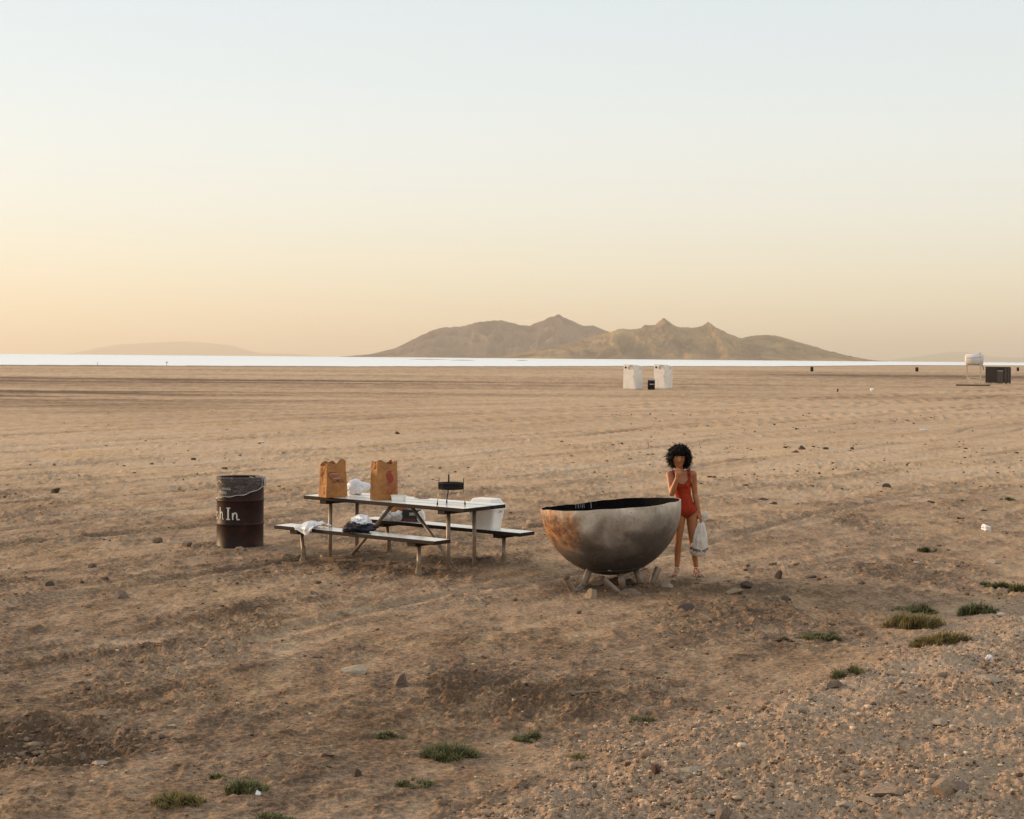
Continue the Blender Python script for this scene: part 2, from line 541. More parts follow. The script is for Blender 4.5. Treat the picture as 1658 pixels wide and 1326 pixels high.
# ------------------------------------------------------------------ islands
def rock_hill_material(name, a, b, c):
    m, nt, p, out = new_mat(name)
    geo = nd(nt, 'ShaderNodeNewGeometry')
    f = noise_tex(nt, geo.outputs['Position'], 0.006, 8, 0.68)
    g = noise_tex(nt, geo.outputs['Position'], 0.0012, 4, 0.6)
    col = ramp(nt, f, [(0.40, a), (0.56, b)])
    col = mixc(nt, ramp(nt, g, [(0.42, 0.0), (0.62, 1.0)]), col, c)
    gl = nd(nt, 'ShaderNodeAttribute', attribute_name='gully_shade').outputs['Fac']
    col = mixc(nt, mth(nt, 'MULTIPLY', gl, 0.75), col, mixc(nt, 1.0, a, (0.55, 0.55, 0.55), 'MULTIPLY'))  # shade in the hollows painted into the hill colour
    nt.links.new(col, p.inputs['Base Color'])
    p.inputs['Roughness'].default_value = 1.0
    p.inputs['Specular IOR Level'].default_value = 0.0
    return m

def hill_range(name, sil, dist, depth, mat, seed, label, spur=0.85, nu=420, nv=110, ridge_v=0.55, cut=None):
    """terrain whose skyline is sil (photo pixels) at the given distance"""
    xs = []; hs = []
    for px, py in sil:
        u = px - 829.0; w = 663.0 - py - HOR
        X = u * math.cos(ROLL) - w * math.sin(ROLL); Z = u * math.sin(ROLL) + w * math.cos(ROLL)
        xs.append(X / FPX * dist); hs.append(max(0.0, Z / FPX * dist + CAM_H))
    xs = np.array(xs); hs = np.array(hs)
    x = np.linspace(xs[0], xs[-1], nu)
    nf = int(nv * 0.7); tt = np.concatenate([np.linspace(0, 1, nf), np.linspace(1, 0, nv - nf + 1)[1:]])
    sgn = np.concatenate([-np.ones(nf), np.ones(nv - nf)])
    X, T = np.meshgrid(x, tt); SG = np.repeat(sgn[:, None], nu, 1)
    sc = dist / 16000.0
    Hr = np.interp(X, xs, hs)
    Hr = Hr * (1 + 0.035 * fbm(X / (50 * sc), X * 0, seed + 20, 3, 0.6)) + 3 * sc * fbm(X / (25 * sc), X * 0, seed + 22, 2)
    Y = dist + 0.10 * depth * fbm(X / (900 * sc), X * 0, seed, 3) + SG * (1 - T) * depth * 0.5
    rid = np.abs(fbm(X / (330 * sc) + 0.3 * fbm(X / (700 * sc), Y / (700 * sc), seed + 5, 2), Y / (1100 * sc), seed + 3, 5, 0.55))
    env = np.sin(np.pi * T) ** 0.7
    Z = Hr * (T ** 1.25 + spur * env * (0.16 - 0.95 * rid * (0.5 + 0.5 * T)) + 0.14 * env * fbm(X / (110 * sc), Y / (160 * sc), seed + 9, 4, 0.6))
    Z = np.minimum(Z, Hr) - 3
    Z = np.where(T < 0.02, -6, Z)
    co = np.stack([X.ravel(), Y.ravel(), Z.ravel()], 1)
    idx = np.arange(nu * nv).reshape(nv, nu)
    q = np.stack([idx[:-1, :-1], idx[:-1, 1:], idx[1:, 1:], idx[1:, :-1]], -1).reshape(-1, 4)
    me = bpy.data.meshes.new(name)
    me.from_pydata(co.tolist(), [], q.tolist())
    me.polygons.foreach_set('use_smooth', np.ones(len(q), bool))
    me.update()
    at = me.attributes.new('gully_shade', 'FLOAT', 'POINT'); at.data.foreach_set('value', (sstep(.04, .30, rid) * env).ravel().astype(np.float32))
    o = link(name, me, mat)
    return tag(o, label, 'hills', kind='structure')

hill_warm = rock_hill_material('dry_grass_hill', (0.075, 0.045, 0.032), (0.185, 0.115, 0.068), (0.36, 0.230, 0.110))
hill_cool = rock_hill_material('bare_rock_hill', (0.065, 0.043, 0.045), (0.150, 0.098, 0.090), (0.21, 0.137, 0.110))
hill_range('island_mountains', [(555, 577.3), (600, 573), (640, 563), (670, 548), (700, 534.5), (720, 529.5), (745, 528.5), (770, 521.5), (785, 520), (800, 518), (815, 519), (845, 526.5), (858, 527), (880, 518), (892, 513), (903, 509.3), (914, 514), (925, 519), (945, 527), (960, 526.5), (975, 532), (990, 538), (1010, 545), (1060, 556), (1120, 570), (1180, 581)],
           18500, 3600, hill_cool, 200, 'hazy brown mountain range of the island across the lake', ridge_v=0.6)
hill_range('island_mountains', [(800, 579), (850, 570), (900, 560), (950, 547), (985, 538), (1005, 531.5), (1020, 533), (1038, 531), (1044, 525.5), (1052, 526), (1062, 525), (1069, 519), (1075, 514), (1082, 519), (1090, 526), (1102, 529.5), (1128, 530), (1137, 526.5), (1145, 521), (1152, 526.5), (1162, 532), (1180, 541.5), (1195, 547.5), (1215, 543.5), (1240, 541.5), (1260, 543.5), (1290, 552.5), (1320, 561), (1350, 571), (1375, 579), (1400, 584)],
           16000, 3400, hill_warm, 240, 'warmer grassy peaks at the right end of the island', ridge_v=0.62)
hill_range('distant_hills', [(115, 573.4), (135, 570), (155, 564), (190, 558), (240, 555), (300, 552.5), (340, 555.5), (380, 559.5), (400, 567), (425, 572), (470, 572.5), (520, 576.6)],
           72000, 8000, hill_cool, 280, 'faint low island far across the lake at left', nu=200, nv=50)
hill_range('distant_hills', [(1425, 584.6), (1465, 580), (1500, 575), (1540, 569), (1565, 570), (1600, 577), (1640, 579), (1700, 577), (1760, 581), (1820, 587)],
           80000, 6000, hill_cool, 300, 'barely visible hills beyond the lake at right', nu=200, nv=50)

# low sandbars out in the lake
M_BAR = simple('wet_sandbar', (0.20, 0.15, 0.11), (0.13, 0.10, 0.075), 0.9, 0.05)
for px, py, wpx, lab in ((694, 582.2, 76, 'long thin sandbar in the lake before the island'), (748, 583.5, 44, 'short thin sandbar right of the long one in the lake'), (845, 584.0, 22, 'tiny sandbar in the lake below the highest peak')):
    p = unproject(px, py, WATER_Z); w_ = wpx / FPX * p.y
    q = MB(); n_ = 40; vv = [(0, 0, .45)]
    for j in (0.35, 0.7, 1.0):
        for k in range(n_):
            a_ = 2*PI*k/n_; rr = j*(1 + .25*mnoise.noise(Vector((math.cos(a_)*2, math.sin(a_)*2, px))))
            vv.append((math.cos(a_)*rr*w_/2, math.sin(a_)*rr*w_*.22, .45*(1 - j*j) - .03))
    q.add(vv, [(0, 1+k, 1+(k+1) % n_) for k in range(n_)] + [(1+j*n_+k, 1+(j+1)*n_+k, 1+(j+1)*n_+(k+1) % n_, 1+j*n_+(k+1) % n_) for j in range(2) for k in range(n_)], 0, True)
    o = q.build('sandbar', M_BAR); o.location = p
    tag(o, lab, 'sandbar', kind='structure')

# ------------------------------------------------------------------ haze
hz = MB()
hz.box((-70000, -5000, -1.6), (70000, 88000, 900))
m = bpy.data.materials.new('haze_air'); m.use_nodes = True
nt = m.node_tree
for n in list(nt.nodes): nt.nodes.remove(n)
ho = nt.nodes.new('ShaderNodeOutputMaterial')
pv = nt.nodes.new('ShaderNodeVolumePrincipled')
pv.inputs['Color'].default_value = (0.95, 0.88, 0.76, 1)
pv.inputs['Density'].default_value = 3.1e-5
pv.inputs['Anisotropy'].default_value = 0.3
nt.links.new(pv.outputs[0], ho.inputs['Volume'])
haze = hz.build('haze', m)
tag(haze, 'warm dusty evening air over the lake', 'haze', kind='stuff')
# ------------------------------------------------------------------ shared materials
def paint_material(name, base, dark, rough=0.45, chips=None, scale=3.0):
    m, nt, p, out = new_mat(name)
    v = obj_vec(nt)
    c = ramp(nt, noise_tex(nt, v, scale, 6, 0.65), [(0.35, dark), (0.62, base)])
    if chips:
        c = mixc(nt, ramp(nt, noise_tex(nt, v, 17.0, 5, 0.7), [(0.60, 0.0), (0.68, 1.0)]), c, chips)
    nt.links.new(c, p.inputs['Base Color'])
    p.inputs['Roughness'].default_value = rough
    bump(nt, p, noise_tex(nt, v, 40.0, 4), 0.15, 0.003)
    return m

def plank_top_material():
    m, nt, p, out = new_mat('worn_glossy_plank')
    v = obj_vec(nt, (1.2, 22, 22))
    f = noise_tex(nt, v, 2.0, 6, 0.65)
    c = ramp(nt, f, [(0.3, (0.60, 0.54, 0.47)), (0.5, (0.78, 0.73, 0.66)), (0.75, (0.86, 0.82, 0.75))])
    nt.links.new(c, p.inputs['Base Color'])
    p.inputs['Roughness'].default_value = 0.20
    p.inputs['IOR'].default_value = 1.75
    bump(nt, p, f, 0.12, 0.002)
    return m

M_PLANK = plank_top_material()
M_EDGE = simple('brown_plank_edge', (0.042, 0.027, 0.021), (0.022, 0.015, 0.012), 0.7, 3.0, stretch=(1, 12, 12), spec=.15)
M_PIPE = simple('weathered_pipe', (0.35, 0.265, 0.195), (0.19, 0.135, 0.096), 0.5, 9.0, metal=0.25)
M_DIRT = simple('packed_dirt', (0.30, 0.215, 0.14), (0.18, 0.125, 0.08), 0.95, 14.0, bmp=0.6, bscale=40)
M_RUST = simple('rusty_steel', (0.17, 0.075, 0.035), (0.06, 0.03, 0.02), 0.8, 12.0, bmp=0.4)
M_BLACKIRON = simple('black_iron', (0.016, 0.013, 0.015), (0.007, 0.006, 0.007), 0.6, 10.0, spec=.15)
M_BRASS = simple('brassy_rod', (0.62, 0.42, 0.18), (0.45, 0.29, 0.11), 0.35, 10.0, metal=0.6)
M_FOAM = simple('white_foam', (0.88, 0.85, 0.81), (0.80, 0.77, 0.73), 0.75, 5.0, bmp=0.2, bscale=160, bdist=0.002)
M_WHITEBAG = simple('white_plastic_film', (0.80, 0.79, 0.80), (0.66, 0.65, 0.67), 0.35, 9.0, bmp=0.3, bscale=30)
M_KRAFT = simple('brown_kraft_paper', (0.43, 0.190, 0.055), (0.31, 0.130, 0.038), 0.8, 7.0, bmp=0.5, bscale=22, bdist=0.006)
M_WHITEPAINT = simple('white_lettering', (0.74, 0.72, 0.69), (0.52, 0.50, 0.47), 0.7, 30.0)

# ------------------------------------------------------------------ trash drum
def drum_profile(r=0.292, h=0.877, ribs=(0.30, 0.595)):
    pr = [(r - 0.012, 0.018), (r, 0.012), (r + 0.006, 0.0), (r + 0.008, 0.012), (r + 0.002, 0.022)]
    for z in ribs:
        pr += [(r, z - 0.022), (r + 0.004, z - 0.012), (r + 0.011, z - 0.004), (r + 0.011, z + 0.004), (r + 0.004, z + 0.012), (r, z + 0.022)]
    pr += [(r, h - 0.025), (r + 0.003, h - 0.015)]
    return pr

def drum_material():
    m, nt, p, out = new_mat('brown_drum_paint')
    v = obj_vec(nt)
    c = ramp(nt, noise_tex(nt, v, 3.5, 6, 0.65), [(0.35, (0.018, 0.009, 0.008)), (0.62, (0.036, 0.016, 0.012))])
    rust = ramp(nt, noise_tex(nt, v, 6.0, 6, 0.7), [(0.54, 0.0), (0.66, 1.0)])
    c = mixc(nt, mth(nt, 'MULTIPLY', rust, 0.6), c, (0.065, 0.027, 0.013))
    nt.links.new(c, p.inputs['Base Color'])
    p.inputs['Specular IOR Level'].default_value = 0.14
    p.inputs['Roughness'].default_value = 0.5
    bump(nt, p, noise_tex(nt, v, 9.0, 3), 0.25, 0.01)
    return m
M_DRUM = drum_material()

def stroke(mb, pts, w, R0, th0=0.0, mi=0):
    """painted stroke given as (arc metres, z) points, bent round a cylinder"""
    P = [Vector((a, b)) for a, b in pts]
    L = []; Rr = []
    for i, p in enumerate(P):
        d = (P[min(i+1, len(P)-1)] - P[max(i-1, 0)]).normalized()
        n = Vector((-d.y, d.x)) * w * 0.5
        L.append(p + n); Rr.append(p - n)
    def bend(q):
        a = th0 + q.x / R0
        return (R0 * math.sin(a), -R0 * math.cos(a), q.y)
    n = len(P)
    mb.add([bend(q) for q in L] + [bend(q) for q in Rr], [(i, n+i, n+i+1, i+1) for i in range(n-1)], mi, True)

def arcpts(cx, cy, rx, ry, a0, a1, n=10):
    return [(cx + rx*math.cos(R(a0 + (a1-a0)*i/n)), cy + ry*math.sin(R(a0 + (a1-a0)*i/n))) for i in range(n+1)]

def text_on_drum(parent, txt, size, th_end, z, R0, name):
    cu = bpy.data.curves.new(name, 'FONT')
    cu.body = txt; cu.size = size; cu.align_x = 'RIGHT'; cu.resolution_u = 2; cu.space_character = 1.1
    tmp = bpy.data.objects.new('tmp', cu); C.objects.link(tmp)
    dg = bpy.context.evaluated_depsgraph_get()
    me = bpy.data.meshes.new_from_object(tmp.evaluated_get(dg))
    bpy.data.objects.remove(tmp, do_unlink=True)
    for v in me.vertices:
        a = th_end + v.co.x / R0
        v.co = (R0 * math.sin(a), -R0 * math.cos(a), z + v.co.y)
    me.materials.clear()
    return link(name, me, M_WHITEPAINT, parent)

def make_drum(loc, label, liner=True, lettered=True):
    d = thing('trash_drum', label, 'trash drum', loc)
    h = 0.877; r = 0.292
    b = MB().lathe(drum_profile(), 64)
    b.lathe([(r - 0.004, h - 0.012), (r - 0.006, 0.03)], 64)
    b.disc(r - 0.006, 0.03, 64)
    b.build('body', M_DRUM, d)
    rm = MB().lathe([(r + 0.002, h - 0.016), (r + 0.009, h - 0.012), (r + 0.010, h - 0.003), (r + 0.004, h + 0.002), (r - 0.004, h), (r - 0.005, h - 0.014)], 64)
    rm.build('rim', M_DRUM, d)
    return d

dl = on_ground(388.5, 884.5)
drum = make_drum((dl.x, dl.y, dl.z - 0.005), 'dark brown steel trash drum with white Pitch In lettering, beside the picnic table')
drum.rotation_euler = (0, 0, R(9.9))
R0 = 0.2945
ML = MB(); z0 = 0.365; H = 0.145; W = 0.020
deg = lambda a: R(a) * R0
def S(pts, w=W): stroke(ML, pts, w, R0)
# h
a = deg(-52)
S([(a - .026, z0 + H*1.03), (a - .026, z0)], .017)
S([(a - .026, z0 + .055)] + arcpts(a + .0, z0 + .06, .020, .030, 160, 10, 8) + [(a + .021, z0 + .03), (a + .026, z0 + .004), (a + .04, z0 + .004)], .013)
# I
a = deg(-30.5)
S([(a, z0 + H), (a, z0)], .024)
S([(a - .030, z0 + H), (a + .030, z0 + H)], .011); S([(a - .028, z0 + .002), (a + .028, z0 + .002)], .012)
# n
a = deg(-13)
S([(a - .030, z0 + .085), (a - .026, z0)], .017)
S([(a - .026, z0 + .05)] + arcpts(a + .002, z0 + .052, .022, .034, 160, 0, 8) + [(a + .024, z0 + .02), (a + .030, z0 + .004), (a + .052, z0 + .004), (a + .058, z0 + .008)], .016)
# c t i P (carry on round the drum)
a = deg(-76)
S(arcpts(a, z0 + .042, .028, .042, 45, 315, 12), .014)
a = deg(-92)
S([(a, z0 + .125), (a, z0 + .012), (a + .02, z0 + .002)], .016); S([(a - .022, z0 + .088), (a + .024, z0 + .088)], .011)
a = deg(-103)
S([(a, z0 + .085), (a, z0)], .016); S([(a - .007, z0 + .112), (a + .007, z0 + .112)], .014)
a = deg(-118)
S([(a - .02, z0 + H), (a - .02, z0)], .02)
S([(a - .02, z0 + H)] + arcpts(a - .005, z0 + .108, .04, .036, 90, -90, 10) + [(a - .02, z0 + .072)], .013)
ML.build('lettering', M_WHITEPAINT, drum)
text_on_drum(drum, 'PARKS', 0.040, R(-25), 0.735, R0, 'lettering')
text_on_drum(drum, 'TION', 0.046, R(-36), 0.685, R0, 'lettering')

# clear plastic liner pulled over the rim
def film_material():
    m, nt, p, out = new_mat('clear_plastic_film')
    v = obj_vec(nt)
    tr = nd(nt, 'ShaderNodeBsdfTransparent')
    tr.inputs['Color'].default_value = (0.95, 0.95, 0.95, 1)
    mx = nd(nt, 'ShaderNodeMixShader')
    p.inputs['Base Color'].default_value = (0.72, 0.70, 0.68, 1)
    p.inputs['Roughness'].default_value = 0.18
    f = noise_tex(nt, obj_vec(nt, (4, 4, 14)), 2.2, 5, 0.7, 1.2)
    fac = ramp(nt, f, [(0.40, 0.05), (0.57, 0.10), (0.68, 0.36)])
    nt.links.new(fac, mx.inputs[0])
    nt.links.new(tr.outputs[0], mx.inputs[1]); nt.links.new(p.outputs[0], mx.inputs[2])
    nt.links.new(mx.outputs[0], out.inputs['Surface'])
    bump(nt, p, f, 0.6, 0.02)
    return m
M_FILM = film_material()
M_FILMHEM = simple('gathered_film', (0.62, 0.58, 0.54), (0.34, 0.30, 0.28), 0.25, 14.0)
lin = thing('trash_liner', 'clear plastic liner pulled over the rim of the brown drum', 'trash liner', (dl.x, dl.y, dl.z + 0.88), R(9.9))
fm = MB(); n = 96; rows = 14
def hem(a):           # depth below rim as a function of angle (0 = toward camera, + = right)
    return 0.205 - 0.075 * math.sin(a) + 0.012 * math.sin(3*a + 1) + 0.006 * math.sin(11*a)
vv = []
for j in range(rows + 1):
    t = j / rows
    for k in range(n):
        a = 2*PI*k/n
        wr = 0.006 * mnoise.noise(Vector((math.cos(a)*5, math.sin(a)*5, t*4 + 3))) + 0.004 * mnoise.noise(Vector((a*14, t*2, 1)))
        rr = 0.3085 + max(wr, -0.002) + 0.004 * t
        zz = 0.004 - hem(a) * t
        if j == 0: rr -= 0.010; zz += 0.002
        vv.append((rr*math.sin(a), -rr*math.cos(a), zz))
fm.add(vv, [(j*n+k, (j+1)*n+k, (j+1)*n+(k+1) % n, j*n+(k+1) % n) for j in range(rows) for k in range(n)], 0, True)
vv = []
for j in range(5):
    for k in range(n):
        a = 2*PI*k/n
        rr = 0.298 - 0.006*j - 0.004*abs(mnoise.noise(Vector((a*6, j*.4, 9))))
        vv.append((rr*math.sin(a), -rr*math.cos(a), 0.006 - 0.05*j))
fm.add(vv, [(j*n+k, j*n+(k+1) % n, (j+1)*n+(k+1) % n, (j+1)*n+k) for j in range(4) for k in range(n)], 0, True)
fm.build('film', M_FILM, lin)
hm = MB()
pts = [((0.3135 + .002*math.sin(9*a))*math.sin(a), -(0.3135 + .002*math.sin(9*a))*math.cos(a), 0.004 - hem(a)) for a in [2*PI*k/96 for k in range(97)]]
hm.path(pts, [0.0035 + 0.0035*abs(mnoise.noise(Vector((k*.2, 0, 0)))) for k in range(97)], 8, caps=False)
for k in range(7):     # gathered folds at the right
    a0 = R(58 + 7*k)
    hm.path([((0.315)*math.sin(a0 + t*.12*math.sin(k)), -(0.315)*math.cos(a0 + t*.12*math.sin(k)), 0.0 - t*(hem(a0) - .01)) for t in (0, .25, .5, .75, 1)], [.003, .005, .003, .005, .004], 6)
for k in range(5):
    a0 = R(20 + 16*k)
    hm.path([(0.300*math.sin(a0 + s), -0.300*math.cos(a0 + s), 0.008 + 0.004*math.sin(3*s*10)) for s in (0, .07, .14, .2)], [.003, .006, .007, .003], 6)
hm.build('hem', M_FILMHEM, lin)

# ------------------------------------------------------------------ picnic table and benches
TC = Vector((-1.27, 18.39, 0.0))
TA = R(-37.5)
def TW(x, y, z=0.0):
    """table-local to world"""
    return Vector((TC.x + x*math.cos(TA) - y*math.sin(TA), TC.y + x*math.sin(TA) + y*math.cos(TA), z))
TH = 0.735; BH = 0.405
tbl = thing('picnic_table', 'long picnic table of worn shiny planks on pipe legs', 'picnic table', TC, TA)
L2 = 1.245
rng = random.Random(4)
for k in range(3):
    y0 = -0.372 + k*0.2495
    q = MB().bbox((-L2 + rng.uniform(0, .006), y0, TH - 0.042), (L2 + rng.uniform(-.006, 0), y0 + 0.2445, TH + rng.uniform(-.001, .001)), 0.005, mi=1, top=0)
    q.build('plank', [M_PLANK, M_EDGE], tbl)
for sx in (-0.93, 0.90):
    q = MB().box((sx - 0.05, -0.36, TH - 0.085), (sx + 0.05, 0.36, TH - 0.0425))
    q.build('cleat', M_EDGE, tbl)
    for sy in (-0.232, 0.232):
        q = MB().path([(sx, sy, -0.12), (sx, sy, 0.3), (sx, sy, TH - 0.085)], 0.0235, 14)
        q.build('leg', M_PIPE, tbl)
for sx in (-1, 1):
    q = MB().path([(sx*0.90, 0, -0.08), (sx*0.15, 0, TH - 0.075)], 0.021, 12)
    q.box((sx*0.15 - 0.05, -0.03, TH - 0.085), (sx*0.15 + 0.05, 0.03, TH - 0.0425))
    q.build('brace', M_PIPE, tbl)

def make_bench(cx, cy, label):
    o = TW(cx, cy)
    b = thing('picnic_bench', label, 'bench', o, TA, 'benches of the picnic table')
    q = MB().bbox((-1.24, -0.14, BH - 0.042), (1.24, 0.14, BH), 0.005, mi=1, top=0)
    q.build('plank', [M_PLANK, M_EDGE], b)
    for sx in (-0.92, 0.90):
        q = MB().box((sx - 0.06, -0.13, BH - 0.083), (sx + 0.06, 0.13, BH - 0.0425)); q.build('cleat', M_EDGE, b)
        lean = -0.05 if sx < 0 else 0.0
        q = MB().path([(sx - lean, 0, -0.1), (sx - lean*.8, 0, 0.05), (sx, 0, BH - 0.083)], 0.0225, 12)
        q.build('leg', M_PIPE, b)
        q = MB().lathe([(0.050, -0.09), (0.046, 0.0), (0.034, 0.05), (0.027, 0.11), (0.0230, 0.17)], 12, center=(sx - lean*.7, 0.0),
                       fn=lambda p: (p[0] + .012*mnoise.noise(Vector((p[0]*30, p[1]*30, p[2]*20))), p[1] + .012*mnoise.noise(Vector((p[1]*30, p[2]*30, p[0]*20))), p[2]))
        q.build('footing', M_DIRT, b)
    return b
make_bench(-0.08, -0.64, 'near bench of the picnic table, with a dark cloth and a white plastic bag')
make_bench(0.13, 0.62, 'far bench of the picnic table, carrying the foam cooler')

# ------------------------------------------------------------------ things on the table and benches
def paper_bag(name, loc, rz, w, d, h, seed, label, slump=0.0, top_fold=0.03):
    """open paper grocery bag: front face is -Y, narrow sides +-X"""
    b = thing(name, label, 'paper bag', loc, rz)
    rngb = random.Random(seed)
    def side(s, t):
        """s 0..1 round the perimeter from front-left corner, t 0..1 up"""
        per = [(-w/2, -d/2), (w/2, -d/2), (w/2, d/2), (-w/2, d/2)]
        ln = [w, d, w, d]; tot = 2*(w + d); q = s*tot % tot
        for k in range(4):
            if q <= ln[k] or k == 3:
                f = min(q/ln[k], 1.0); a = per[k]; c = per[(k+1) % 4]
                p = Vector((a[0] + (c[0]-a[0])*f, a[1] + (c[1]-a[1])*f, 0)); break
            q -= ln[k]
        nrm = Vector(((0, -1, 0), (1, 0, 0), (0, 1, 0), (-1, 0, 0))[k])
        bul = math.sin(PI*f)*math.sin(PI*min(t*1.15, 1))
        if k in (1, 3): bul *= -0.35*t            # gusset folds inward toward the top
        p += nrm * bul * 0.018
        v = Vector((p.x*7, p.y*7, t*h*7 + seed*3.1))
        cr = abs(mnoise.noise(v*1.2)) * 0.050 + abs(mnoise.noise(v*2.9)) * 0.022 - 0.018
        p += nrm * cr * (0.35 + 0.65*t) * (math.sin(PI*f)**0.5 if 0 < f < 1 else 0.0)
        p.x *= 1 - slump*t; p.y *= 1 - 0.12*t
        zt = h*t
        zt += t**4 * (top_fold * mnoise.noise(Vector((p.x*9, p.y*9, seed))) * 1.8 + .045*max(0, mnoise.noise(Vector((p.x*5 + 3, p.y*5, seed*2)))))
        p.x += 0.02*t*t*mnoise.noise(Vector((seed, t*2, 0)))
        return Vector((p.x, p.y, zt)), nrm
    nu, nv = 72, 22
    mb = MB(); vv = []
    for j in range(nv + 1):
        for i in range(nu): vv.append(side(i/nu, j/nv)[0])
    mb.add(vv, [(j*nu+i, j*nu+(i+1) % nu, (j+1)*nu+(i+1) % nu, (j+1)*nu+i) for j in range(nv) for i in range(nu)], 0, False)
    mb.add(vv[:nu], [tuple(range(nu-1, -1, -1))])
    o = mb.build('paper', M_KRAFT, b)
    sm = o.modifiers.new('thickness', 'SOLIDIFY'); sm.thickness = 0.0016; sm.offset = -1
    fl = w / (2*(w + d))
    def face(u, t, off=0.005):
        p, nr = side(u*fl*0.999 + 1e-4, t); return p + nr*off
    return b, face

def print_patch(face, polys, name, mat, parent, n=1):
    mb = MB()
    for poly in polys:
        mb.add([face(u, t) for u, t in poly], [tuple(range(len(poly)))])
    return mb.build(name, mat, parent)

def ribbon(pts, w):
    P = [Vector(p) for p in pts]; A = []; B = []
    for i, p in enumerate(P):
        d = (P[min(i+1, len(P)-1)] - P[max(i-1, 0)]).normalized(); ww = w[i] if isinstance(w, list) else w
        q = Vector((-d.y, d.x))*ww*.5
        A.append(p + q); B.append(p - q)
    return [[A[i], B[i], B[i+1], A[i+1]] for i in range(len(P)-1)]

M_RED = simple('red_ink', (0.30, 0.035, 0.02), (0.22, 0.028, 0.016), 0.7, 20.0)
M_ORANGE = simple('orange_ink', (0.42, 0.09, 0.03), (0.30, 0.07, 0.03), 0.7, 30.0)
M_PALEINK = simple('pale_ink', (0.46, 0.24, 0.15), (0.38, 0.2, 0.12), 0.7, 30.0)
M_PURPLE = simple('purple_ink', (0.09, 0.03, 0.055), (0.06, 0.025, 0.04), 0.7, 30.0)
M_GREYINK = simple('grey_ink', (0.36, 0.25, 0.17), (0.30, 0.2, 0.13), 0.7, 30.0)

def at_corner(px, py, z, ang, w, d):
    """world centre of a box whose nearest bottom corner (front-left) is seen at the pixel; front face runs at ang"""
    c = unproject(px, py, z)
    ux = Vector((math.cos(ang), math.sin(ang), 0)); uy = Vector((-math.sin(ang), math.cos(ang), 0))
    return c + ux*w/2 + uy*d/2

A1 = R(38)
p = at_corner(528, 806.5, TH, A1, 0.30, 0.18)
bag1, face1 = paper_bag('paper_bag', (p.x, p.y, TH + 0.003), A1, 0.30, 0.18, 0.405, 5, 'brown paper grocery bag with crumpled top and purple print, at the table\'s left end', slump=0.12, top_fold=0.06)
print_patch(face1, ribbon([(.12, .74), (.10, .66), (.13, .58), (.24, .52), (.30, .45), (.42, .45), (.47, .50), (.58, .49), (.66, .56), (.74, .46), (.82, .44)], .022), 'print', M_PURPLE, bag1)
print_patch(face1, ribbon([(.12, .71), (.34, .74), (.52, .71), (.60, .66)], .014), 'print', M_PURPLE, bag1)
print_patch(face1, ribbon([(.50, .46), (.62, .43), (.74, .46)], .016), 'print', M_PURPLE, bag1)
print_patch(face1, ribbon([(.16, .62), (.36, .63), (.56, .64)], .075), 'print', M_ORANGE, bag1)
print_patch(face1, ribbon([(.17, .69), (.36, .695), (.58, .68)], .035), 'print', M_GREYINK, bag1)
print_patch(face1, ribbon([(.28, .555), (.5, .56), (.66, .53)], .04), 'print', M_GREYINK, bag1)

A2 = R(33)
p = at_corner(610, 810.5, TH, A2, 0.285, 0.175)
bag2, face2 = paper_bag('paper_bag', (p.x, p.y, TH + 0.003), A2, 0.285, 0.175, 0.435, 12, 'brown paper grocery bag printed with a large red S emblem, near the table\'s middle', slump=0.06, top_fold=0.04)
cx, cy, rx, ry = 0.56, 0.63, 0.27, 0.20
print_patch(face2, ribbon([(cx + rx*math.cos(2*PI*i/24), cy + ry*math.sin(2*PI*i/24)) for i in range(25)], .012), 'print', M_PALEINK, bag2)
sp = [(cx + .20, cy + .16), (cx + .08, cy + .135), (cx - .01, cy + .10), (cx - .04, cy + .05), (cx + .0, cy), (cx + .07, cy - .04), (cx + .11, cy - .09), (cx + .07, cy - .14), (cx - .03, cy - .165), (cx - .10, cy - .16)]
print_patch(face2, ribbon(sp, [.012, .06, .14, .22, .27, .26, .19, .12, .06, .01]), 'print', M_RED, bag2)
lines = []
rl = random.Random(3)
for k, tt in enumerate((.395, .345, .30, .255, .205, .165)):
    u = .40 + .02*k % .05
    while u < .86:
        wd = rl.uniform(.03, .09)
        lines.append([(u, tt), (u + wd, tt), (u + wd, tt + .024), (u, tt + .024)]); u += wd + .018
tag(print_patch(face2, lines, 'small_print', M_ORANGE, bag2), kind='stuff')

def blob_mesh(name, size, seed, ridg=0.35, lump=0.35, sub=4, flat=0.0, knots=()):
    bm = bmesh.new()
    bmesh.ops.create_icosphere(bm, subdivisions=sub, radius=1.0)
    for v in bm.verts:
        d = v.co.normalized(); q = d*1.7 + Vector((seed*1.7, seed*.9, 3))
        r = 1 + lump*mnoise.noise(q*.8) + ridg*(0.35 - abs(mnoise.noise(q*1.25))*1.6)*0.6 + 0.16*ridg*(0.4 - abs(mnoise.noise(q*3.4))*2)
        for (kd, ka, kw) in knots:
            r += ka*math.exp(-((d - Vector(kd).normalized()).length/kw)**2)
        p = d*r
        v.co = (p.x*size[0]/2, p.y*size[1]/2, p.z*size[2]/2)
    lo = min(v.co.z for v in bm.verts)
    cut = lo*(1 - flat)
    for v in bm.verts:
        v.co.z = max(v.co.z, cut + 0.002*mnoise.noise(v.co*40)) - cut
    me = bpy.data.meshes.new(name); bm.to_mesh(me); bm.free()
    return me

def crumple(name, px, py, z, size, seed, mat, label, cat, rz=0.0, ridg=0.4, lump=0.3, flat=0.35, knots=()):
    p = unproject(px, py, z)
    o = link(name, blob_mesh(name, size, seed, ridg, lump, 4, flat, knots), mat)
    o.location = (p.x, p.y, z + 0.002); o.rotation_euler = (0, 0, rz)
    return tag(o, label, cat)

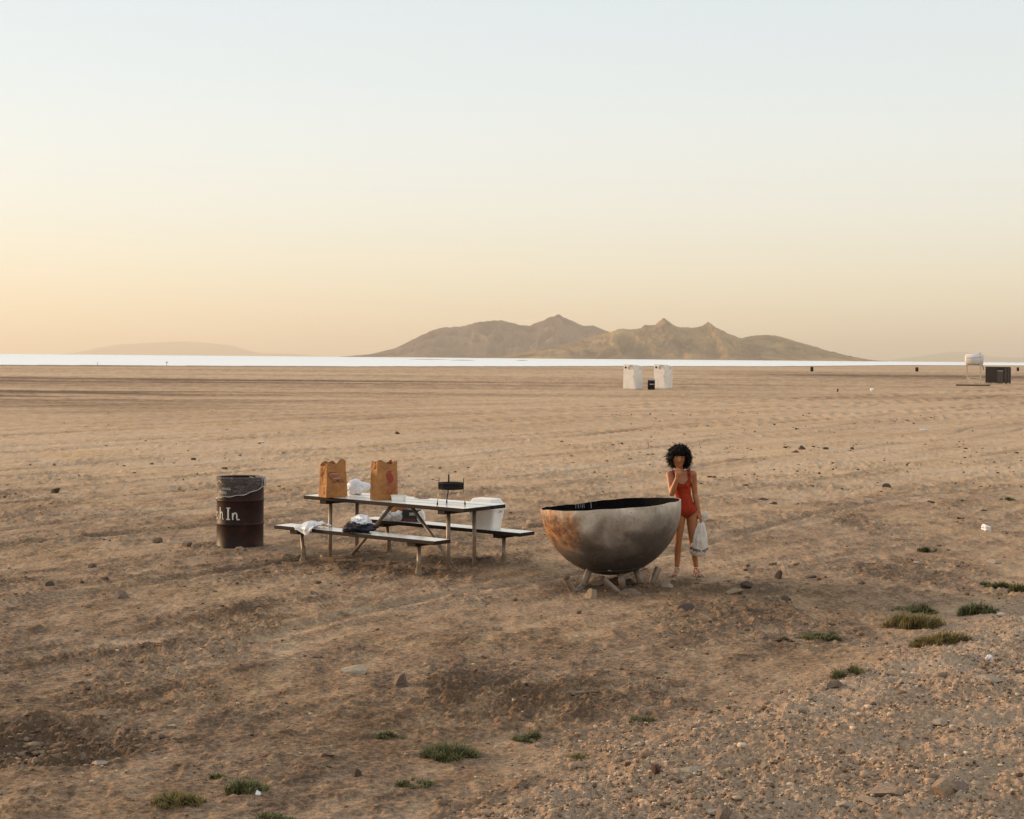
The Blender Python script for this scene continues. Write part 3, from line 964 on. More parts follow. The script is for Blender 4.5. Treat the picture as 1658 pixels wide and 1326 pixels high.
crumple('plastic_bag', 577, 800.5, TH, (0.23, 0.17, 0.19), 3, M_WHITEBAG, 'white plastic bag bundled up between the two paper bags on the table', 'plastic bag', 0.2, 0.35, 0.3, 0.25, knots=(((1, .2, .1), .45, .5),))

# foam tray
ft = unproject(645, 811, TH)
tray = thing('foam_tray', 'small white foam tray on the table beside the bag with the red emblem', 'foam tray', (ft.x, ft.y + .05, TH + .001), R(-10))
q = MB()
def rr_loop(w, d, z, r=.02, n=4):
    out = []
    for cx_, cy_, a0 in ((w/2-r, -d/2+r, -90), (w/2-r, d/2-r, 0), (-w/2+r, d/2-r, 90), (-w/2+r, -d/2+r, 180)):
        for i in range(n+1):
            a = R(a0 + 90*i/n); out.append((cx_ + r*math.cos(a), cy_ + r*math.sin(a), z))
    return out
def loft(mb, loops, mi=0, cap0=True, cap1=True, smooth=False):
    n = len(loops[0]); b = [v for l in loops for v in l]
    fs = [(j*n+i, j*n+(i+1) % n, (j+1)*n+(i+1) % n, (j+1)*n+i) for j in range(len(loops)-1) for i in range(n)]
    if cap0: fs.append(tuple(range(n-1, -1, -1)))
    if cap1: fs.append(tuple(range((len(loops)-1)*n, len(loops)*n)))
    mb.add(b, fs, mi, smooth)
loft(q, [rr_loop(.145, .12, 0), rr_loop(.155, .13, .05), rr_loop(.165, .14, .055), rr_loop(.165, .14, .06), rr_loop(.150, .125, .06), rr_loop(.140, .115, .008)])
q.build('tray', M_FOAM, tray)
q = MB(); loft(q, [rr_loop(.135, .11, .03), rr_loop(.13, .105, .038)])
q.build('food', simple('leftover_food', (0.42, 0.34, 0.26), (0.3, 0.2, 0.13), 0.7, 60), tray)

# flat scrap of brown paper on the planks
sc = unproject(684, 806.5, TH)
bm = bmesh.new()
bmesh.ops.create_grid(bm, x_segments=10, y_segments=8, size=0.5)
for v in bm.verts:
    v.co = Vector((v.co.x*.16, v.co.y*.13, .004 + .010*abs(mnoise.noise(Vector((v.co.x*3, v.co.y*3, 4))))))
me = bpy.data.meshes.new('paper_scrap'); bm.to_mesh(me); bm.free()
o = link('paper_scrap', me, simple('reddish_paper', (0.40, 0.20, 0.13), (0.26, 0.11, 0.07), 0.8, 20)); o.location = (sc.x, sc.y, TH + .001); o.rotation_euler = (0, 0, -.5)
sm = o.modifiers.new('thickness', 'SOLIDIFY'); sm.thickness = .0015; sm.offset = 1
tag(o, 'reddish brown scrap of paper lying on the table top', 'paper scrap')

# small three-legged grill
gp = unproject(729.5, 817.0, TH)
gr = thing('tabletop_grill', 'small round black grill on three thin brass legs, on the picnic table', 'grill', (gp.x, gp.y + .02, TH), R(8))
q = MB().lathe([(.0, .172), (.10, .170), (.138, .174), (.142, .182), (.146, .238), (.151, .240), (.151, .246), (.143, .246), (.138, .184), (.0, .180)], 40)
q.build('pan', M_BLACKIRON, gr)
q = MB()
for k in range(-6, 7):
    x = k*.021; l = math.sqrt(max(.142**2 - x*x, 0))
    q.path([(x, -l, .240), (x, l, .240)], .0022, 5)
q.build('grate', M_BLACKIRON, gr)
for k, a in enumerate((R(205), R(265), R(335))):
    cx_, cy_ = .153*math.cos(a), .13*math.sin(a)
    ex, ey = .172*math.cos(a), .15*math.sin(a)
    if k == 1: cx_, cy_, ex, ey = -.010, .14, -.028, .16
    l = MB().path([(ex, ey, .03), (cx_, cy_, .175)], .0055, 8); lo = l.build('leg', M_BRASS if k != 1 else M_BLACKIRON, gr)
    MB().path([(ex*1.01, ey*1.01, -.0), (ex, ey, .03)], [.009, .008], 8).build('rubber_foot', M_BLACKIRON, lo)
    MB().path([(cx_, cy_, .17), (cx_*1.0, cy_, .30 if k != 1 else .33)], .004 if k != 1 else .009, 8).build('rod', M_BLACKIRON, gr)

# foam cooler on the far bench
cp = TW(0.13 + 0.64, 0.62, BH)
cl_ = thing('foam_cooler', 'white foam cooler with a domed lid standing on the far bench', 'cooler', (cp.x, cp.y, BH + .001), R(-32))
q = MB(); loft(q, [rr_loop(.285, .20, 0, .03), rr_loop(.36, .265, .225, .035), rr_loop(.385, .29, .230, .035), rr_loop(.385, .29, .258, .035), rr_loop(.33, .235, .258, .03)])
q.build('box', M_FOAM, cl_)
q = MB(); loft(q, [rr_loop(.385, .29, .262, .035), rr_loop(.385, .29, .288, .035), rr_loop(.355, .26, .292, .035), rr_loop(.29, .195, .348, .03), rr_loop(.27, .175, .352, .03)])
q.build('lid', M_FOAM, cl_)
q = MB().path([(.192, -.03, .20), (.199, .0, .215), (.192, .03, .20)], .006, 6); q.build('handle', M_GREYINK, cl_)

# cloth, bags on the benches
def drape(name, cx, cy, sx, sy, z, mat, label, cat, seed, hang=0.12, edge=-0.15, bulge=0.05):
    """thin crumpled sheet lying on the near bench and hanging over its front edge"""
    nu, nv = 34, 30; vv = []
    for j in range(nv+1):
        for i in range(nu+1):
            u = i/nu - .5; v = j/nv
            x = cx + u*sx*(1 + .25*mnoise.noise(Vector((v*3, seed, 0)))); s = cy + (v - .62)*sy
            nz = abs(mnoise.noise(Vector((u*2.2 + seed, v*2.2, 1))))*bulge + abs(mnoise.noise(Vector((u*6, v*6, seed))))*bulge*.22
            if s > edge:
                yy, zz = s, z + .004 + nz*(1 - abs(u))*1.4
            else:
                dr = (edge - s)*(.75 + .8*mnoise.noise(Vector((u*3.5, seed, 5))))
                yy, zz = edge - .012 - nz*.6, z + .004 - max(dr, 0)
            vv.append((x, yy, zz))
    mb = MB().add(vv, [(j*(nu+1)+i, j*(nu+1)+i+1, (j+1)*(nu+1)+i+1, (j+1)*(nu+1)+i) for j in range(nv) for i in range(nu)], 0, True)
    o = mb.build(name, mat); o.location = TC; o.rotation_euler = (0, 0, TA)
    sm = o.modifiers.new('thickness', 'SOLIDIFY'); sm.thickness = .002; sm.offset = 1
    return tag(o, label, cat)
drape('plastic_bag', -0.80, -0.63, .27, .38, BH, M_WHITEBAG, 'white plastic bag draped over the front edge of the near bench', 'plastic bag', 2.3, edge=-0.785, bulge=.11)
M_NAVY = simple('navy_cloth', (0.018, 0.02, 0.035), (0.010, 0.010, 0.016), 0.85, 12, bmp=.4, bscale=90)
def bench_blob(name, lx, ly, size, seed, mat, label, cat, rz=0.0, dz=0.0, **kw):
    p = TW(lx, ly, BH); o = link(name, blob_mesh(name, size, seed, **kw), mat)
    o.location = (p.x, p.y, BH + .002 + dz); o.rotation_euler = (0, 0, TA + rz)
    return tag(o, label, cat)
bench_blob('dark_cloth', -0.055, -0.66, (.44, .25, .11), 8, M_NAVY, 'dark navy cloth heaped on the near bench', 'cloth', 0.1, ridg=.9, lump=.6, flat=.3)
bench_blob('crumpled_paper', -0.10, -0.60, (.24, .17, .15), 21, M_WHITEBAG, 'white crumpled wrapping lying on the dark cloth on the near bench', 'wrapping', .3, dz=.045, ridg=.6, lump=.4, flat=.3)
# far bench group seen through the table frame
bench_blob('plastic_bag', -0.74, 0.60, (.22, .17, .13), 33, M_WHITEBAG, 'white plastic bag on the left end of the far bench', 'plastic bag', .2, ridg=.4, lump=.3, flat=.3)
bench_blob('plastic_bag', -0.56, 0.56, (.17, .15, .13), 37, M_WHITEBAG, 'smaller white plastic bag beside the dark carton on the far bench', 'plastic bag', .5, ridg=.4, lump=.3, flat=.3)
pb = TW(-0.66, 0.70, BH)
bag3, face3 = paper_bag('paper_bag', (pb.x, pb.y, BH + .003), R(-20), 0.27, 0.15, 0.20, 31, 'rolled down brown paper bag on the far bench, seen under the table', slump=.05, top_fold=.06)
cb = TW(-0.40, 0.63, BH)
ct = thing('drink_carton', 'dark carton with pale lettering on the far bench', 'carton', (cb.x, cb.y, BH + .001), TA + R(12))
MB().bbox((-.10, -.06, 0), (.10, .06, .145), .004).build('box', simple('dark_carton', (.025, .035, .030), (.018, .02, .02), .5, 12), ct)
q = MB()
for k in range(5):
    q.add([(.005 + .018*k, -.0615, .075 + .002*k), (.018 + .018*k, -.0615, .075 + .002*k), (.018 + .018*k, -.0615, .115), (.005 + .018*k, -.0615, .11)], [(0, 1, 2, 3)])
q.build('lettering', M_WHITEPAINT, ct)
MB().add([(-.099, -.0612, .004), (.099, -.0612, .004), (.099, -.0612, .035), (-.099, -.0612, .04)], [(0, 1, 2, 3)]).build('stripe', simple('maroon_ink', (.16, .03, .035), None, .6, 10), ct)
bench_blob('paper_cup_stack', -0.245, 0.63, (.10, .10, .15), 41, M_FOAM, 'white crumpled paper packet right of the dark carton on the far bench', 'packet', 0, ridg=.3, lump=.2, flat=.2)
# ------------------------------------------------------------------ fire bowl (half of an old steel buoy)
BR = 0.752
bp = on_ground(988, 948)
BX, BY, BZ = bp.x, bp.y + 0.12, bp.z
bowl = thing('fire_bowl', 'huge rusty half-sphere steel fire bowl on short pipe legs', 'fire bowl', (BX, BY, BZ))
TILT = R(-4.3)        # rim dips to the left
RIMZ = 0.853
def bowl_material():
    m, nt, p, out = new_mat('burnt_bowl_paint')
    tc = nd(nt, 'ShaderNodeTexCoord'); v = tc.outputs['Object']
    sp = nd(nt, 'ShaderNodeSeparateXYZ'); nt.links.new(v, sp.inputs[0])
    base = ramp(nt, noise_tex(nt, v, 2.6, 7, 0.62), [(0.30, (0.40, 0.32, 0.25)), (0.50, (0.62, 0.54, 0.45)), (0.66, (0.80, 0.73, 0.64))])
    # soot burn plus painted underside shade, irregular, rising from the bottom, more at right
    n1 = noise_tex(nt, v, 2.2, 6, 0.6, 0.6); n2 = noise_tex(nt, v, 9.0, 5, 0.65)
    # both deepen toward the bottom pole of the shell
    hgt = mth(nt, 'ADD', mth(nt, 'MULTIPLY', sp.outputs['Z'], 1.30), mth(nt, 'MULTIPLY', sp.outputs['X'], -0.10))
    s = mth(nt, 'ADD', hgt, mth(nt, 'MULTIPLY', mth(nt, 'SUBTRACT', n1, 0.5), 0.95))
    s = mth(nt, 'ADD', s, mth(nt, 'MULTIPLY', mth(nt, 'SUBTRACT', n2, 0.5), 0.28))
    soot_shade = ramp(nt, mth(nt, 'MULTIPLY', s, -1.0), [(0.04, 0.0), (0.26, 0.42), (0.50, 0.86), (0.75, 0.97)])
    c = mixc(nt, soot_shade, base, mixc(nt, n2, (0.030, 0.024, 0.022), (0.075, 0.060, 0.052)))
    # rust bloom on the upper left
    dx = mth(nt, 'SUBTRACT', sp.outputs['X'], -0.60); dz = mth(nt, 'SUBTRACT', sp.outputs['Z'], -0.20)
    rd = mth(nt, 'SQRT', mth(nt, 'ADD', mth(nt, 'MULTIPLY', mth(nt, 'MULTIPLY', dx, dx), 6.0), mth(nt, 'MULTIPLY', mth(nt, 'MULTIPLY', dz, dz), 7.0)))
    rn = mth(nt, 'ADD', rd, mth(nt, 'MULTIPLY', mth(nt, 'SUBTRACT', noise_tex(nt, v, 4.5, 7, 0.7, 0.8), 0.5), 1.5))
    rmask = ramp(nt, rn, [(0.22, 1.0), (0.62, 0.55), (0.85, 0.0)])
    rcol = ramp(nt, noise_tex(nt, v, 11.0, 6, 0.7), [(0.40, (0.060, 0.026, 0.017)), (0.51, (0.25, 0.105, 0.038)), (0.66, (0.45, 0.235, 0.09))])
    c = mixc(nt, rmask, c, rcol)
    # rust runs and scale below the rim, flaking spots all over
    run = noise_tex(nt, obj_vec(nt, (7, 7, 0.8)), 2.4, 5, 0.65)
    runm = mth(nt, 'MULTIPLY', ramp(nt, run, [(0.56, 0.0), (0.66, 1.0)]), ramp(nt, mth(nt, 'ADD', sp.outputs['Z'], 0.5), [(0.12, 0.0), (0.45, 0.55)]))
    c = mixc(nt, runm, c, mixc(nt, n2, (0.16, 0.085, 0.045), (0.34, 0.23, 0.15)))
    spots = ramp(nt, noise_tex(nt, v, 24.0, 4, 0.7), [(0.64, 0.0), (0.69, 0.7)])
    c = mixc(nt, spots, c, (0.10, 0.06, 0.04))
    # scratches
    sc = noise_tex(nt, obj_vec(nt, (1.5, 1.5, 9)), 7.0, 3, 0.5, 1.5)
    c = mixc(nt, mth(nt, 'MULTIPLY', ramp(nt, sc, [(0.66, 0.0), (0.70, 1.0)]), 0.35), c, (0.42, 0.37, 0.32))
    nt.links.new(c, p.inputs['Base Color'])
    p.inputs['Roughness'].default_value = 0.55
    p.inputs['Metallic'].default_value = 0.1
    bump(nt, p, mth(nt, 'ADD', n2, noise_tex(nt, v, 3.0, 3)), 0.35, 0.025)
    return m
M_BOWL = bowl_material()
M_CHAR = simple('charred_steel', (0.010, 0.008, 0.009), (0.005, 0.004, 0.004), 0.85, 8.0, spec=.04, bmp=.4, bscale=14, bdist=.02)
def bowl_pt(a, phi, r):
    """a azimuth, phi 0 rim .. 90 bottom; local bowl frame with the rim centre at the origin"""
    x = r*math.cos(phi)*math.cos(a); y_ = r*math.cos(phi)*math.sin(a); z = -r*math.sin(phi)
    dent = 1 + 0.012*mnoise.noise(Vector((x*2, y_*2, z*2 + 5))) + 0.005*mnoise.noise(Vector((x*6, y_*6, z*6 + 2)))
    x *= dent; y_ *= dent
    if phi < R(14):
        k = 1 - phi/R(14)
        # rim is warped: burnt down at the far left, slightly sagging in front
        z += k*(0.012*mnoise.noise(Vector((math.cos(a)*3, math.sin(a)*3, 2))) - 0.022*max(0, math.cos(a - R(125)))**6
                + 0.006*mnoise.noise(Vector((a*9, 0, 0)))*max(0, math.cos(a - R(140))))
    return Vector((x, y_, z))
BT = Matrix.Translation((0, 0, RIMZ)) @ Matrix.Rotation(TILT, 4, 'Y') @ Matrix.Rotation(R(-1.3), 4, 'X')
def shell(r, inside=False, n=112, rows=34):
    mb = MB(); vv = []
    for j in range(rows + 1):
        phi = (j/rows)*R(89.2)
        for k in range(n): vv.append(bowl_pt(2*PI*k/n, phi, r))
    fs = [(j*n+k, (j+1)*n+k, (j+1)*n+(k+1) % n, j*n+(k+1) % n) for j in range(rows) for k in range(n)]
    if inside: fs = [f[::-1] for f in fs]
    bot = tuple(rows*n + k for k in range(n))
    fs.append(bot if inside else bot[::-1])
    return mb.add(vv, fs, 0, True)
def seat(o): o.matrix_local = BT; return o
seat(shell(BR).build('shell', M_BOWL, bowl))
seat(shell(BR - 0.011, True).build('charred_lining', M_CHAR, bowl))
q = MB(); n = 112
A = [bowl_pt(2*PI*k/n, 0, BR) for k in range(n)]; B = [bowl_pt(2*PI*k/n, 0, BR - .011) for k in range(n)]
q.add(A + B, [(k, (k+1) % n, n + (k+1) % n, n + k) for k in range(n)], 0, True)
seat(q.build('rim', M_BOWL, bowl))
# seam weld near the bottom
q = MB(); q.path([bowl_pt(2*PI*k/64, R(64), BR + .002) for k in range(65)], .004, 6, caps=False); seat(q.build('weld_seam', M_BOWL, bowl))
# ash bed inside
q = MB(); n = 48; vv = [(0, 0, -.42)]
for j in range(1, 9):
    for k in range(n):
        r_ = .60*j/8; a = 2*PI*k/n
        vv.append((r_*math.cos(a), r_*math.sin(a), -.43 + .05*mnoise.noise(Vector((r_*math.cos(a)*6, r_*math.sin(a)*6, 1)))))
q.add(vv, [(0, 1+k, 1+(k+1) % n) for k in range(n)] + [(1+j*n+k, 1+(j+1)*n+k, 1+(j+1)*n+(k+1) % n, 1+j*n+(k+1) % n) for j in range(7) for k in range(n)], 0, True)
seat(q.build('ash_bed', M_CHAR, bowl))
# pale drips on the inner far wall
for a_, l_, w_ in ((118, .05, .006), (116.5, .04, .004), (115, .055, .007), (113.3, .05, .004), (111.6, .06, .007), (109.9, .06, .006), (103.5, .075, .009)):
    a = R(a_); q = MB(); L = []; Rr = []
    for j in range(6):
        phi = (.004 + l_*j/5)/BR
        L.append(bowl_pt(a - w_/BR/2, phi, BR - .0135)); Rr.append(bowl_pt(a + w_/BR/2, phi, BR - .0135))
    q.add(L + Rr, [(j, j+1, 6+j+1, 6+j) for j in range(5)])
    seat(q.build('pale_drip', simple('ash_drip', (.34, .33, .34), (.2, .2, .21), .8, 30) if 'ash_drip' not in bpy.data.materials else bpy.data.materials['ash_drip'], bowl))
# white splash low on the front
q = MB(); rs_ = random.Random(9)
for k in range(26):
    a = R(258.0) + rs_.gauss(0, .022); phi = R(62) + rs_.gauss(0, .022); sz = rs_.uniform(.003, .010)
    c0 = bowl_pt(a, phi, BR + .0035); nrm = c0.normalized(); t1 = nrm.orthogonal().normalized(); t2 = nrm.cross(t1)
    q.add([c0 + (t1*math.cos(b_) + t2*math.sin(b_))*sz*rs_.uniform(.6, 1.3) for b_ in [2*PI*i/7 for i in range(7)]], [tuple(range(7))])
seat(q.build('white_splash', M_WHITEPAINT, bowl))
# pipe legs: each comes down from the shell to the ground, then a cut stub rises outward
def local_at(px, py, y_off=0.0, depth=None):
    """bowl-local point seen at a pixel at the given depth offset"""
    y_ = BY + y_off
    u = px - 829.0; w = 663.0 - py - HOR
    X = u*math.cos(ROLL) - w*math.sin(ROLL); Z = u*math.sin(ROLL) + w*math.cos(ROLL)
    return Vector((X/FPX*y_ - BX, y_off, CAM_H + Z/FPX*y_ - BZ))
PR = 0.036
def leg(points, name='leg'):
    q = MB(); q.path(points, PR, 16); return q.build(name, M_PIPE, bowl)
def stub(points):
    q = MB(); q.pipe(points, PR, .006, 16)
    # dark bore
    a, b = Vector(points[-1]), Vector(points[-2]); d = (b - a).normalized()
    s = q.build('stub', M_PIPE, bowl)
    c = MB(); c.path([a + d*.05, a + d*.06], PR - .0065, 14); c.build('bore', M_CHAR, s)
    return s
leg([local_at(957, 915, -.20), local_at(943, 951, -.29)])
stub([local_at(930, 962, -.55) + Vector((.01, 0, -.02)), local_at(928, 958, -.55), local_at(917.5, 936, -.62)])
MB().path([local_at(943, 950, -.29), local_at(938, 954, -.40), local_at(929, 958, -.55)], PR*.95, 12).build('elbow', M_PIPE, bowl)
leg([local_at(1003, 920, -.12), local_at(1009, 952, -.20)])
stub([local_at(1003, 963, -.56) + Vector((.02, 0, -.02)), local_at(999, 959, -.56), local_at(975, 936.5, -.66)])
leg([local_at(1028, 918, -.04), local_at(1039, 948, -.06)])
stub([local_at(1052, 950, .05) + Vector((-.02, 0, -.03)), local_at(1055, 946, .05), local_at(1066, 919, .10)])
MB().path([local_at(1039, 947, -.06), local_at(1046, 949, .0), local_at(1055, 946.5, .05)], PR*.95, 12).build('elbow', M_PIPE, bowl)

# ------------------------------------------------------------------ rocks
def rock_mesh(seed, sub=3, cuts=9):
    rg = random.Random(seed)
    bm = bmesh.new(); bmesh.ops.create_icosphere(bm, subdivisions=sub, radius=1.0)
    planes = []
    for _ in range(cuts):
        n_ = Vector((rg.gauss(0, 1), rg.gauss(0, 1), rg.gauss(0, .8))).normalized(); planes.append((n_, rg.uniform(.32, .70)))
    for v in bm.verts:
        p = v.co.copy()
        for n_, d in planes:
            e = p.dot(n_) - d
            if e > 0: p -= n_*e
        p *= 1.25 + .07*mnoise.noise(v.co*2.1 + Vector((seed, 0, 0)))
        v.co = p
    me = bpy.data.meshes.new('rock'); bm.to_mesh(me); bm.free()
    return me
M_ROCKS = {
    'tan': simple('tan_rock', (0.36, 0.25, 0.16), (0.21, 0.14, 0.09), .9, 5, bmp=.5, bscale=18, bdist=.02),
    'grey': simple('grey_rock', (0.25, 0.17, 0.118), (0.14, 0.095, 0.066), .9, 5, bmp=.5, bscale=18, bdist=.02),
    'dark': simple('dark_rock', (0.105, 0.066, 0.044), (0.055, 0.036, 0.025), .9, 5, bmp=.5, bscale=18, bdist=.02),
    'pale': simple('pale_rock', (0.42, 0.325, 0.235), (0.28, 0.21, 0.15), .9, 5, bmp=.5, bscale=18, bdist=.02),
    'rust': simple('rust_rock', (0.12, 0.05, 0.03), (0.06, 0.028, 0.02), .85, 8, bmp=.4, bscale=18, bdist=.02),
}
ROCKV = [rock_mesh(100 + i) for i in range(12)]
def rock(px, py, wpx, hpx, tone, label, seed, deep=1.0, name='rock', cat='rock', sink=.22, rz=None):
    """px, py: centre of the base edge on the ground"""
    rg = random.Random(seed)
    p = on_ground(px, py); s = p.y/FPX
    me = ROCKV[seed % len(ROCKV)].copy(); me.materials.clear()
    o = link(name, me, M_ROCKS[tone])
    w = wpx*s*.62; h = hpx*s*.72
    o.scale = (w, w*deep*rg.uniform(.7, 1.0), h)
    o.rotation_euler = (rg.uniform(-.2, .2), rg.uniform(-.2, .2), rg.uniform(0, 6.28) if rz is None else rz)
    o.location = (p.x, p.y + w*.4, p.z + h*(.50 - sink))
    return tag(o, label, cat)
rock_list = [
    (648, 1110, 24, 18, 'grey', 'pointed grey rock on open sand left of picture centre, below the table'),
    (652, 1113, 22, 5, 'dark', 'thin dark stone lying against the pointed grey rock'),
    (709, 1117, 15, 9, 'tan', 'rounded brown stone to the right of the pointed grey rock'),
    (784, 1066, 13, 7, 'tan', 'small brown stone on bare sand straight below the cooler'),
    (719, 1090, 15, 6, 'tan', 'low brown stone up and right of the pointed grey rock'),
    (567, 1088, 42, 9, 'pale', 'flat pale slab of stone lying left of the pointed grey rock'),
    (807, 1021, 16, 7, 'pale', 'pale low stone on the sand below the fire bowl'),
    (945, 1075, 13, 7, 'grey', 'grey pebble standing alone below the fire bowl legs'),
    (576, 1257, 15, 11, 'dark', 'dark round stone left of the lowest middle grass tuft'),
    (789, 1322, 26, 11, 'tan', 'tan stone at the bottom edge of the picture, left of centre'),
    (744, 1312, 20, 7, 'grey', 'half buried grey stone at the bottom edge near the tan stone'),
    (1062, 1254, 24, 19, 'rust', 'rust brown pointed shard on the edge of the gravel'),
    (193, 968, 22, 11, 'grey', 'grey flat topped rock on the sand at left, below the drum'),
    (150, 918, 13, 9, 'dark', 'dark stone left of the drum, lowest of the left group'),
    (253, 879, 15, 8, 'grey', 'grey stone farthest left of the row beside the drum'),
    (303, 884, 17, 9, 'grey', 'grey stone in the middle of the row left of the drum'),
    (322, 885, 13, 7, 'tan', 'brown stone nearest the drum on its left'),
    (391, 891, 15, 8, 'tan', 'tan stone lying against the foot of the brown drum'),
    (133, 945, 12, 6, 'dark', 'small dark stone above the grey flat topped rock at left'),
    (171, 941, 11, 6, 'dark', 'small dark stone beside another above the flat topped rock'),
    (78, 948, 16, 7, 'dark', 'dark low clod near the left edge, level with the bench feet'),
    (510, 965, 13, 5, 'pale', 'pale chip of stone below the near bench'),
    (565, 904, 14, 8, 'tan', 'brown stone at the foot of the left table brace'),
    (958, 967, 25, 19, 'tan', 'squarish tan block below the left of the fire bowl'),
    (1021, 962, 28, 8, 'grey', 'flat angular slab under the front of the fire bowl'),
    (1083, 948, 16, 8, 'pale', 'pale stone between the fire bowl pipe and the girl\'s foot'),
    (969, 947, 20, 7, 'tan', 'flat stone under the bowl behind its middle stub'),
    (1000, 947, 20, 14, 'rust', 'reddish rock between the bowl legs'),
    (1021, 947, 20, 9, 'dark', 'dark rock between the right hand bowl legs'),
    (1212, 952, 20, 14, 'dark', 'dark pointed rock right of the girl'),
    (1263, 937, 11, 13, 'dark', 'dark upright fin of rock right of the dark pointed rock'),
    (1192, 962, 34, 11, 'tan', 'long tan stone right of the girl\'s feet'),
    (1106, 990, 30, 5, 'dark', 'dark flat slab on the sand below the girl'),
    (1315, 936, 22, 6, 'dark', 'low dark clod right of the upright fin'),
    (1395, 946, 12, 6, 'dark', 'small dark stone far right of the girl, alone on the sand'),
    (1271, 972, 24, 6, 'dark', 'flat dark stone below the upright fin'),
    (1235, 1033, 18, 9, 'grey', 'grey stone left of the brownish weed tuft'),
    (1192, 931, 18, 5, 'tan', 'low brown clod just right of the white bag'),
    (1350, 1117, 25, 12, 'grey', 'grey boulder beside the sparse grass at the gravel edge'),
    (1440, 1292, 50, 17, 'tan', 'large tan slab low on the gravel bank at lower right'),
    (1411, 1305, 32, 10, 'pale', 'pale flat stone touching the large tan slab'),
    (1528, 1290, 36, 27, 'tan', 'big upright block with a lit face on the gravel at lower right'),
    (1552, 1293, 38, 16, 'grey', 'grey stone leaning on the big upright block'),
    (1298, 1158, 15, 13, 'pale', 'small pale upright stone on the gravel bank'),
    (1600, 1103, 56, 9, 'pale', 'long flat pale stone near the right edge'),
    (1459, 1308, 22, 12, 'pale', 'rounded pale stone right of the large tan slab'),
    (1374, 1308, 30, 13, 'pale', 'pale slanting stone left of the large tan slab'),
    (1160, 1322, 40, 12, 'pale', 'wide pale stone at the bottom edge of the gravel'),
    (1172, 1330, 30, 22, 'grey', 'grey stone cut by the bottom edge beside the wide pale stone'),
    (1562, 1182, 17, 13, 'tan', 'angular tan stone on the right of the gravel bank'),
    (1522, 1176, 30, 9, 'pale', 'low pale stone left of the angular tan stone'),
    (1430, 1274, 30, 9, 'tan', 'flat tan stone above the large tan slab'),
    (1236, 1246, 12, 10, 'pale', 'small round pale stone in the middle of the gravel'),
    (1121, 1248, 30, 8, 'pale', 'flat pale stone right of the rust brown shard'),
    (1481, 1283, 11, 12, 'pale', 'small upright chip between the slab and the upright block'),
    (1500, 1098, 22, 8, 'tan', 'tan stone high on the gravel bank'),
    (1450, 1096, 20, 8, 'pale', 'pale stone high on the gravel bank, left of a tan one'),
    (1650, 1040, 18, 12, 'tan', 'tan rock at the right edge of the picture on the gravel'),
    (160, 1238, 26, 8, 'pale', 'long pale stone on the rim of the churned hollow at lower left'),
    (33, 1206, 22, 10, 'grey', 'tilted grey clod inside the churned hollow, leftmost'),
    (133, 1238, 14, 9, 'grey', 'grey clod at the right end of the churned hollow'),
    (170, 1174, 24, 8, 'grey', 'flat clod behind the churned hollow'),
    (56, 1238, 12, 8, 'tan', 'brown clod in the middle of the churned hollow'),
    (278, 1179, 14, 6, 'pale', 'pale pebble right of the churned hollow'),
    (43, 1158, 14, 7, 'grey', 'grey clod above the churned hollow near the left edge'),
    (515, 1065, 14, 6, 'grey', 'small grey stone left of the flat pale slab'),
    (530, 1227, 20, 9, 'grey', 'grey lump left of the small grass sprig'),
    (1490, 915, 18, 5, 'pale', 'pale chip of stone below the lone green tuft at right'),
    (1608, 912, 22, 6, 'pale', 'flat pale stone near the right edge below the white litter'),
    (1510, 815, 14, 5, 'dark', 'dark stone left of the farthest weed at right'),
    (1235, 810, 14, 5, 'dark', 'dark clod on the sand right of the girl\'s waist'),
    (1254, 815, 12, 5, 'dark', 'dark clod right of another, beyond the girl'),
    (1299, 728, 14, 6, 'dark', 'largest dark clod of the far scatter right of the girl'),
    (1290, 733, 12, 5, 'dark', 'dark clod next to the largest of the far scatter'),
    (1438, 789, 16, 6, 'dark', 'dark clod alone in the middle of the right hand sand'),
    (89, 799, 18, 6, 'dark', 'dark clod far left of the drum'),
    (643, 703, 10, 4, 'dark', 'small dark clod on the far sand above the table'),
]
for i, (px, py, w_, h_, t_, lb) in enumerate(rock_list):
    rock(px, py, w_, h_, t_, lb, 300 + i*7)

# crusty fragment of driftwood on the sand
dp = on_ground(948, 1126)
q = MB()
q.path([(-.17, 0, .0), (-.10, .015, .014), (-.02, .0, .012), (.06, .02, .016), (.15, .0, .004)], [.006, .012, .016, .010, .005], 7)
q.path([(-.16, -.01, .0), (-.12, -.02, .018), (-.08, -.015, .004)], [.012, .018, .006], 7)
o = q.build('driftwood', simple('driftwood', (.30, .23, .16), (.10, .07, .05), .9, 14, stretch=(1, 6, 6))); o.location = (dp.x, dp.y, dp.z); o.rotation_euler = (0, 0, .25)
tag(o, 'thin broken piece of driftwood on the sand below the fire bowl', 'driftwood')

# litter
def litter(px, py, size, seed, label, name='paper_litter', mat=None):
    p = on_ground(px, py)
    o = link(name, blob_mesh(name, size, seed, .6, .4, 3, .3), mat or M_WHITEBAG)
    o.location = (p.x, p.y, p.z - .005); o.rotation_euler = (0, 0, seed)
    return tag(o, label, 'litter')
litter(1596, 860, (.16, .10, .10), 5, 'white crumpled plastic litter on the sand at right')
litter(1495, 696, (.34, .2, .05), 7, 'flat white paper litter far out on the right hand sand')
litter(1602, 1068, (.06, .04, .05), 9, 'tiny white scrap of paper on the gravel bank')
litter(423, 716, (.16, .12, .04), 10, 'tiny white scrap far out on the sand above the drum')
litter(1412, 633.5, (.42, .3, .26), 11, 'small pale scrap far out, left of the water tank')
litter(418, 1287, (.035, .03, .03), 12, 'tiny white scrap at the foot of the lower left grass')

